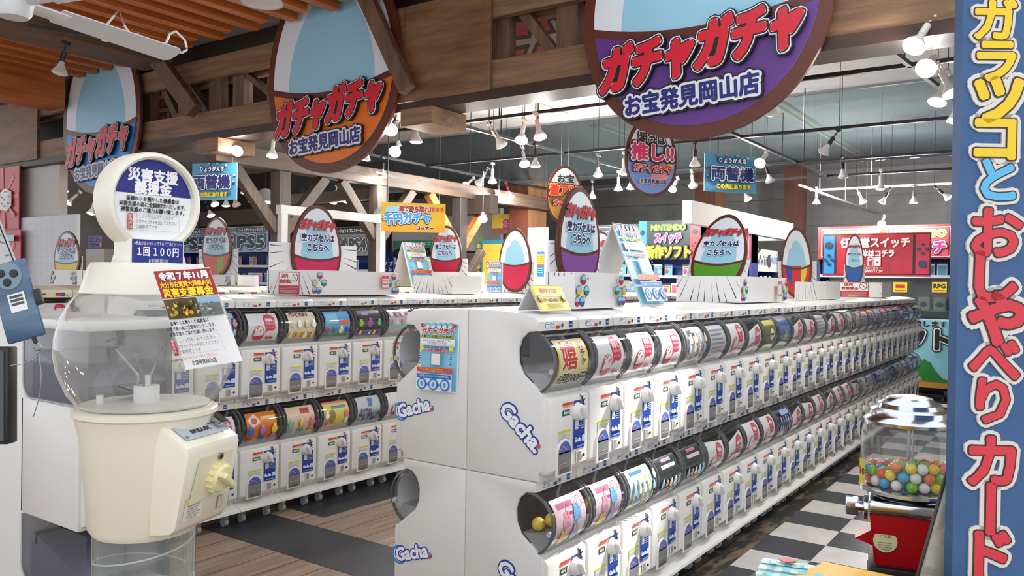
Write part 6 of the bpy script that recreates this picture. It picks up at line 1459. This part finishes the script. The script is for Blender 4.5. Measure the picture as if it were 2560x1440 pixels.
lamp(1164, 463, 'white', 'on', 'small glaring lamp on top of the long beam beside a coiled wire', ty=1.0, e=40, zb=3.0)
lamp(1195, 461, 'silver', 'on', 'small chrome lamp above the long beam, aiming away', tx=.7, e=40)
lamp(1231, 458, 'white', 'on', 'small lit disc lamp above the long beam near the column', e=40)
lamp(1495, 441, 'silver', 'on', 'round glowing lamp left of the pink-lettered oval sign', e=70)
lamp(1481, 496, 'silver', 'on', 'chrome lamp hanging left of the consoles header', e=60)
lamp(1546, 476, 'white', 'on', 'small lit lamp below the oval sign, left one', e=40)
lamp(1577, 473, 'white', 'on', 'small lit lamp below the oval sign, right one', e=40)
lamp(1560, 436, 'white', 'on', 'lamp half behind the left edge of the oval sign', e=40)
lamp(1680, 474, 'white', 'on', 'round bright lamp at the lower right of the oval sign', ty=.8, e=60)
lamp(1733, 466, 'white', 'off', 'unlit white ball lamp left of the exchange sign', ty=.5, tx=-.3)
lamp(1737, 416, 'black', 'off', 'unlit black-stemmed lamp right of the oval sign')
lamp(1871, 500, 'silver', 'on', 'chrome lamp under the right exchange sign', tx=-.5, e=70)
lamp(1899, 409, 'white', 'on', 'lamp peeking past the right edge of the exchange sign', ty=1.0, e=50)
lamp(1926, 455, 'black', 'off', 'unlit black-stemmed lamp right of the exchange sign', tx=-.3)
lamp(1932, 288, 'white', 'off', 'unlit lamp tucked under the right rim of the purple egg', zb=2.72)
lamp(2283, 118, 'white', 'on', 'large white reflector lamp near the letter board top, side on', e=1000, zb=2.78, size=.37, aim=(3.2, 1.58, .66))
lamp(2314, 172, 'white', 'on', 'most glaring lamp near the top right, facing the camera', ty=1.0, tx=.1, e=40, zb=2.78)
lamp(2342, 258, 'white', 'on', 'lit lamp left of the letter board, lower of a pair', ty=.4, tx=.2)
lamp(2381, 236, 'white', 'on', 'lit lamp touching the letter board edge, upper of a pair', ty=.3, tx=-.4)
lamp(2388, 304, 'white', 'on', 'lit lamp half hidden behind the letter board edge', ty=.2)
lamp(2056, 384, 'black', 'off', 'unlit black spotlight tilted left right of the exchange sign', tx=.6)
lamp(2108, 445, 'black', 'off', 'unlit frosted lamp on a black stem upper left of the far white track', tx=-.1)
lamp(2201, 474, 'white', 'on', 'lit white lamp on the far white track, upper', e=60)
lamp(2204, 508, 'black', 'on', 'lit lamp below the far white track, tilted left', tx=.5, e=60)
lamp(2041, 510, 'white', 'off', 'unlit white lamp at the left end of the far white track')
lamp(2158, 508, 'white', 'on', 'white lamp above the red console sign, tilted right', tx=-.4, e=60)
lamp(2284, 508, 'silver', 'on', 'chrome lamp above the right part of the red console sign', e=60)
lamp(2373, 496, 'black', 'on', 'black-stemmed lamp aiming right beside the letter board', tx=-.8, e=60)
lamp(2204, 560, 'white', 'on', 'glaring lamp just above the red console sign', ty=1.0, e=40, zb=2.5)
lamp(148, 186, 'black', 'off', 'large black-stemmed lamp hanging from the short track at the upper left', dep=(at(148, 186, 2, 3.04) - Vector((0, 0, CAMZ))).dot(FWD), ty=.15, tx=.1)
lamp(160, 480, 'white', 'on', 'lit disc lamp left of the blue egg sign tail', zb=2.6, e=60)
lamp(168, 507, 'white', 'on', 'round lit lamp under the blue egg sign', zb=2.5, e=50, ty=.8)
lamp(612, 484, 'black', 'on', 'black-stemmed lamp right of the left exchange sign', zb=2.6)
lamp(565, 516, 'white', 'on', 'glowing lamp under the left exchange sign', zb=2.5, e=60)
lamp(538, 512, 'white', 'on', 'tilted lamp left under the left exchange sign', tx=-.6, zb=2.5, e=50)
lamp(592, 514, 'silver', 'off', 'unlit grey lamp under the right corner of the left exchange sign', tx=-.5, zb=2.5)
lamp(867, 506, 'black', 'on', 'lit lamp hanging above the right part of the pink egg sign', zb=2.5)
lamp(831, 508, 'silver', 'yellow', 'yellowish lamp tilted left above the pink egg sign', tx=.4, zb=2.5)
lamp(773, 512, 'black', 'on', 'black lamp tilted right on top of the pink egg sign', tx=-.6, zb=2.5, e=60)
lamp(528, 540, 'black', 'on', 'small black lamp beside the donation sign head', tx=-.5, zb=2.45, e=50)
lamp(226, 535, 'white', 'on', 'lit lamp left of the donation sign head', ty=.3, zb=2.4, e=50)
for o in LP.values():
    for c in list(o.children): bpy.data.objects.remove(c)
    bpy.data.objects.remove(o)
# pendant bulbs and shade lamps
def pendant(px, py, dep, lab, z1, r=.05, e=60):
    c = atd(px, py, dep); t = thing('pendant_lamp', lab, 'lamp', c); m = MB(); m.ball((0, 0, 0), r, ON, 18, (1, 1, .8)); m.build('bulb', t)
    m = MB(); m.cyl((0, 0, r * .7), (0, 0, r * 1.6), .016, WHITE, 10); m.cyl((0, 0, r * 1.6), (0, 0, z1 - c.z), .003, WHITE, 6); m.build('cord', t); spot(t, e, 2.8)
pendant(1207, 548, 8.8, 'glowing pendant bulb on a white cord left of the blank egg', 2.66)
def shade(px, py, dep, lab, r, z1, inner):
    c = atd(px, py, dep); t = thing('shade_lamp', lab, 'lamp', c); m = MB(); m.lathe([(r, 0), (r * .85, r * .35), (r * .4, r * .62), (r * .15, r * .8), (0, r * .8)], paint(170, 180, 182, rough=.3), 28); m.build('lamp_shade', t)
    m = MB(); m.lathe([(r * .97, .002), (r * .5, .01), (0, .01)], inner, 24); m.build('lit_inside', t); m = MB(); m.cyl((0, 0, r * .8), (0, 0, z1 - c.z), .005, TKM, 6); m.build('cord', t)
shade(664, 506, 9.4, 'wide grey shade lamp left of the braced post', .2, 4.0, emit(240, 244, 240, 2.0))
shade(968, 538, 9.6, 'wide shade lamp with warm inside behind the second post', .17, 4.0, emit(240, 190, 100, 1.6))
shade(655, 8, 4.6, 'white lamp shade cut off by the top photo edge', .12, 3.7, OFF)
# ceiling fan
c = atd(34, 8, 3.4)
t = thing('ceiling_fan', 'white ceiling fan cut off at the upper left corner', 'fan', c)
FW = paint(222, 224, 228, rough=.4)
m = MB(); m.lathe([(0, -.062), (.055, -.06), (.07, -.04), (.074, -.01), (.08, 0), (.082, .05), (.07, .08), (0, .085)], FW, 32); m.cyl((0, 0, .08), (0, 0, 4.02 - c.z), .015, FW, 10); m.build('motor', t)
tip = atd(420, 58, 3.05) - c
for k in range(4):
    a0 = math.atan2(tip.y, tip.x) + k * PI / 2; q = Matrix.Rotation(a0, 4, 'Z'); L = tip.to_2d().length; m = MB()
    pts = [(.2, -.05), (L - .03, -.062), (L - .005, -.045), (L, 0), (L - .005, .045), (L - .03, .062), (.2, .05)]
    m.prism(pts, 'z', .006, .012, FW, T=q @ Matrix.Rotation(-.38, 4, 'X')); m.build('blade', t)
    m = MB(); m.box(.06, .25, -.032, .032, .0, .012, FW, .004, T=q @ Matrix.Rotation(-.38, 4, 'X')); m.build('blade_arm', t)
# loose white cord under the fan
P_ = [(262, 68), (252, 85), (255, 100), (268, 102)]
pts2 = [(312, 65), (330, 92), (352, 110), (385, 112), (415, 108), (424, 86), (440, 78), (462, 100), (468, 124), (455, 132), (420, 122), (385, 118), (358, 112), (335, 88), (345, 86), (372, 106), (410, 112)]
m = MB(); m.tube([atd(x, y, 4.2) for x, y in P_] + [atd(282, 62, 4.2), atd(300, 40, 4.2)][:0], .006, WHITE, 6); m.tube([atd(*P_[0], 4.2), atd(285, 40, 4.25), at(300, 20, 2, 3.75)], .006, WHITE, 6)
q = []
for i in range(len(pts2) - 1):
    for k in range(4): f = k / 4; q.append(atd(pts2[i][0] * (1 - f) + pts2[i + 1][0] * f, pts2[i][1] * (1 - f) + pts2[i + 1][1] * f, 4.2))
m.tube(q, .006, WHITE, 6); m.tube([q[0], at(300, 30, 2, 3.76)], .006, WHITE, 6); tag(m.build('loose_cord'), 'loose looped white cord dangling beneath the ceiling fan', 'cord')
pts3 = [(970, 438), (1000, 444), (1030, 462), (1050, 453), (1085, 448)]
m = MB(); m.tube([atd(x, y, 10.0) for x, y in pts3], .012, WHITE, 6); m.tube([atd(970, 438, 10.0), atd(940, 430, 9.6)], .012, WHITE, 6); tag(m.build('loose_cord'), 'white cord sagging along the long timber beam', 'cord')

bpy.data.scenes.remove(TSC)
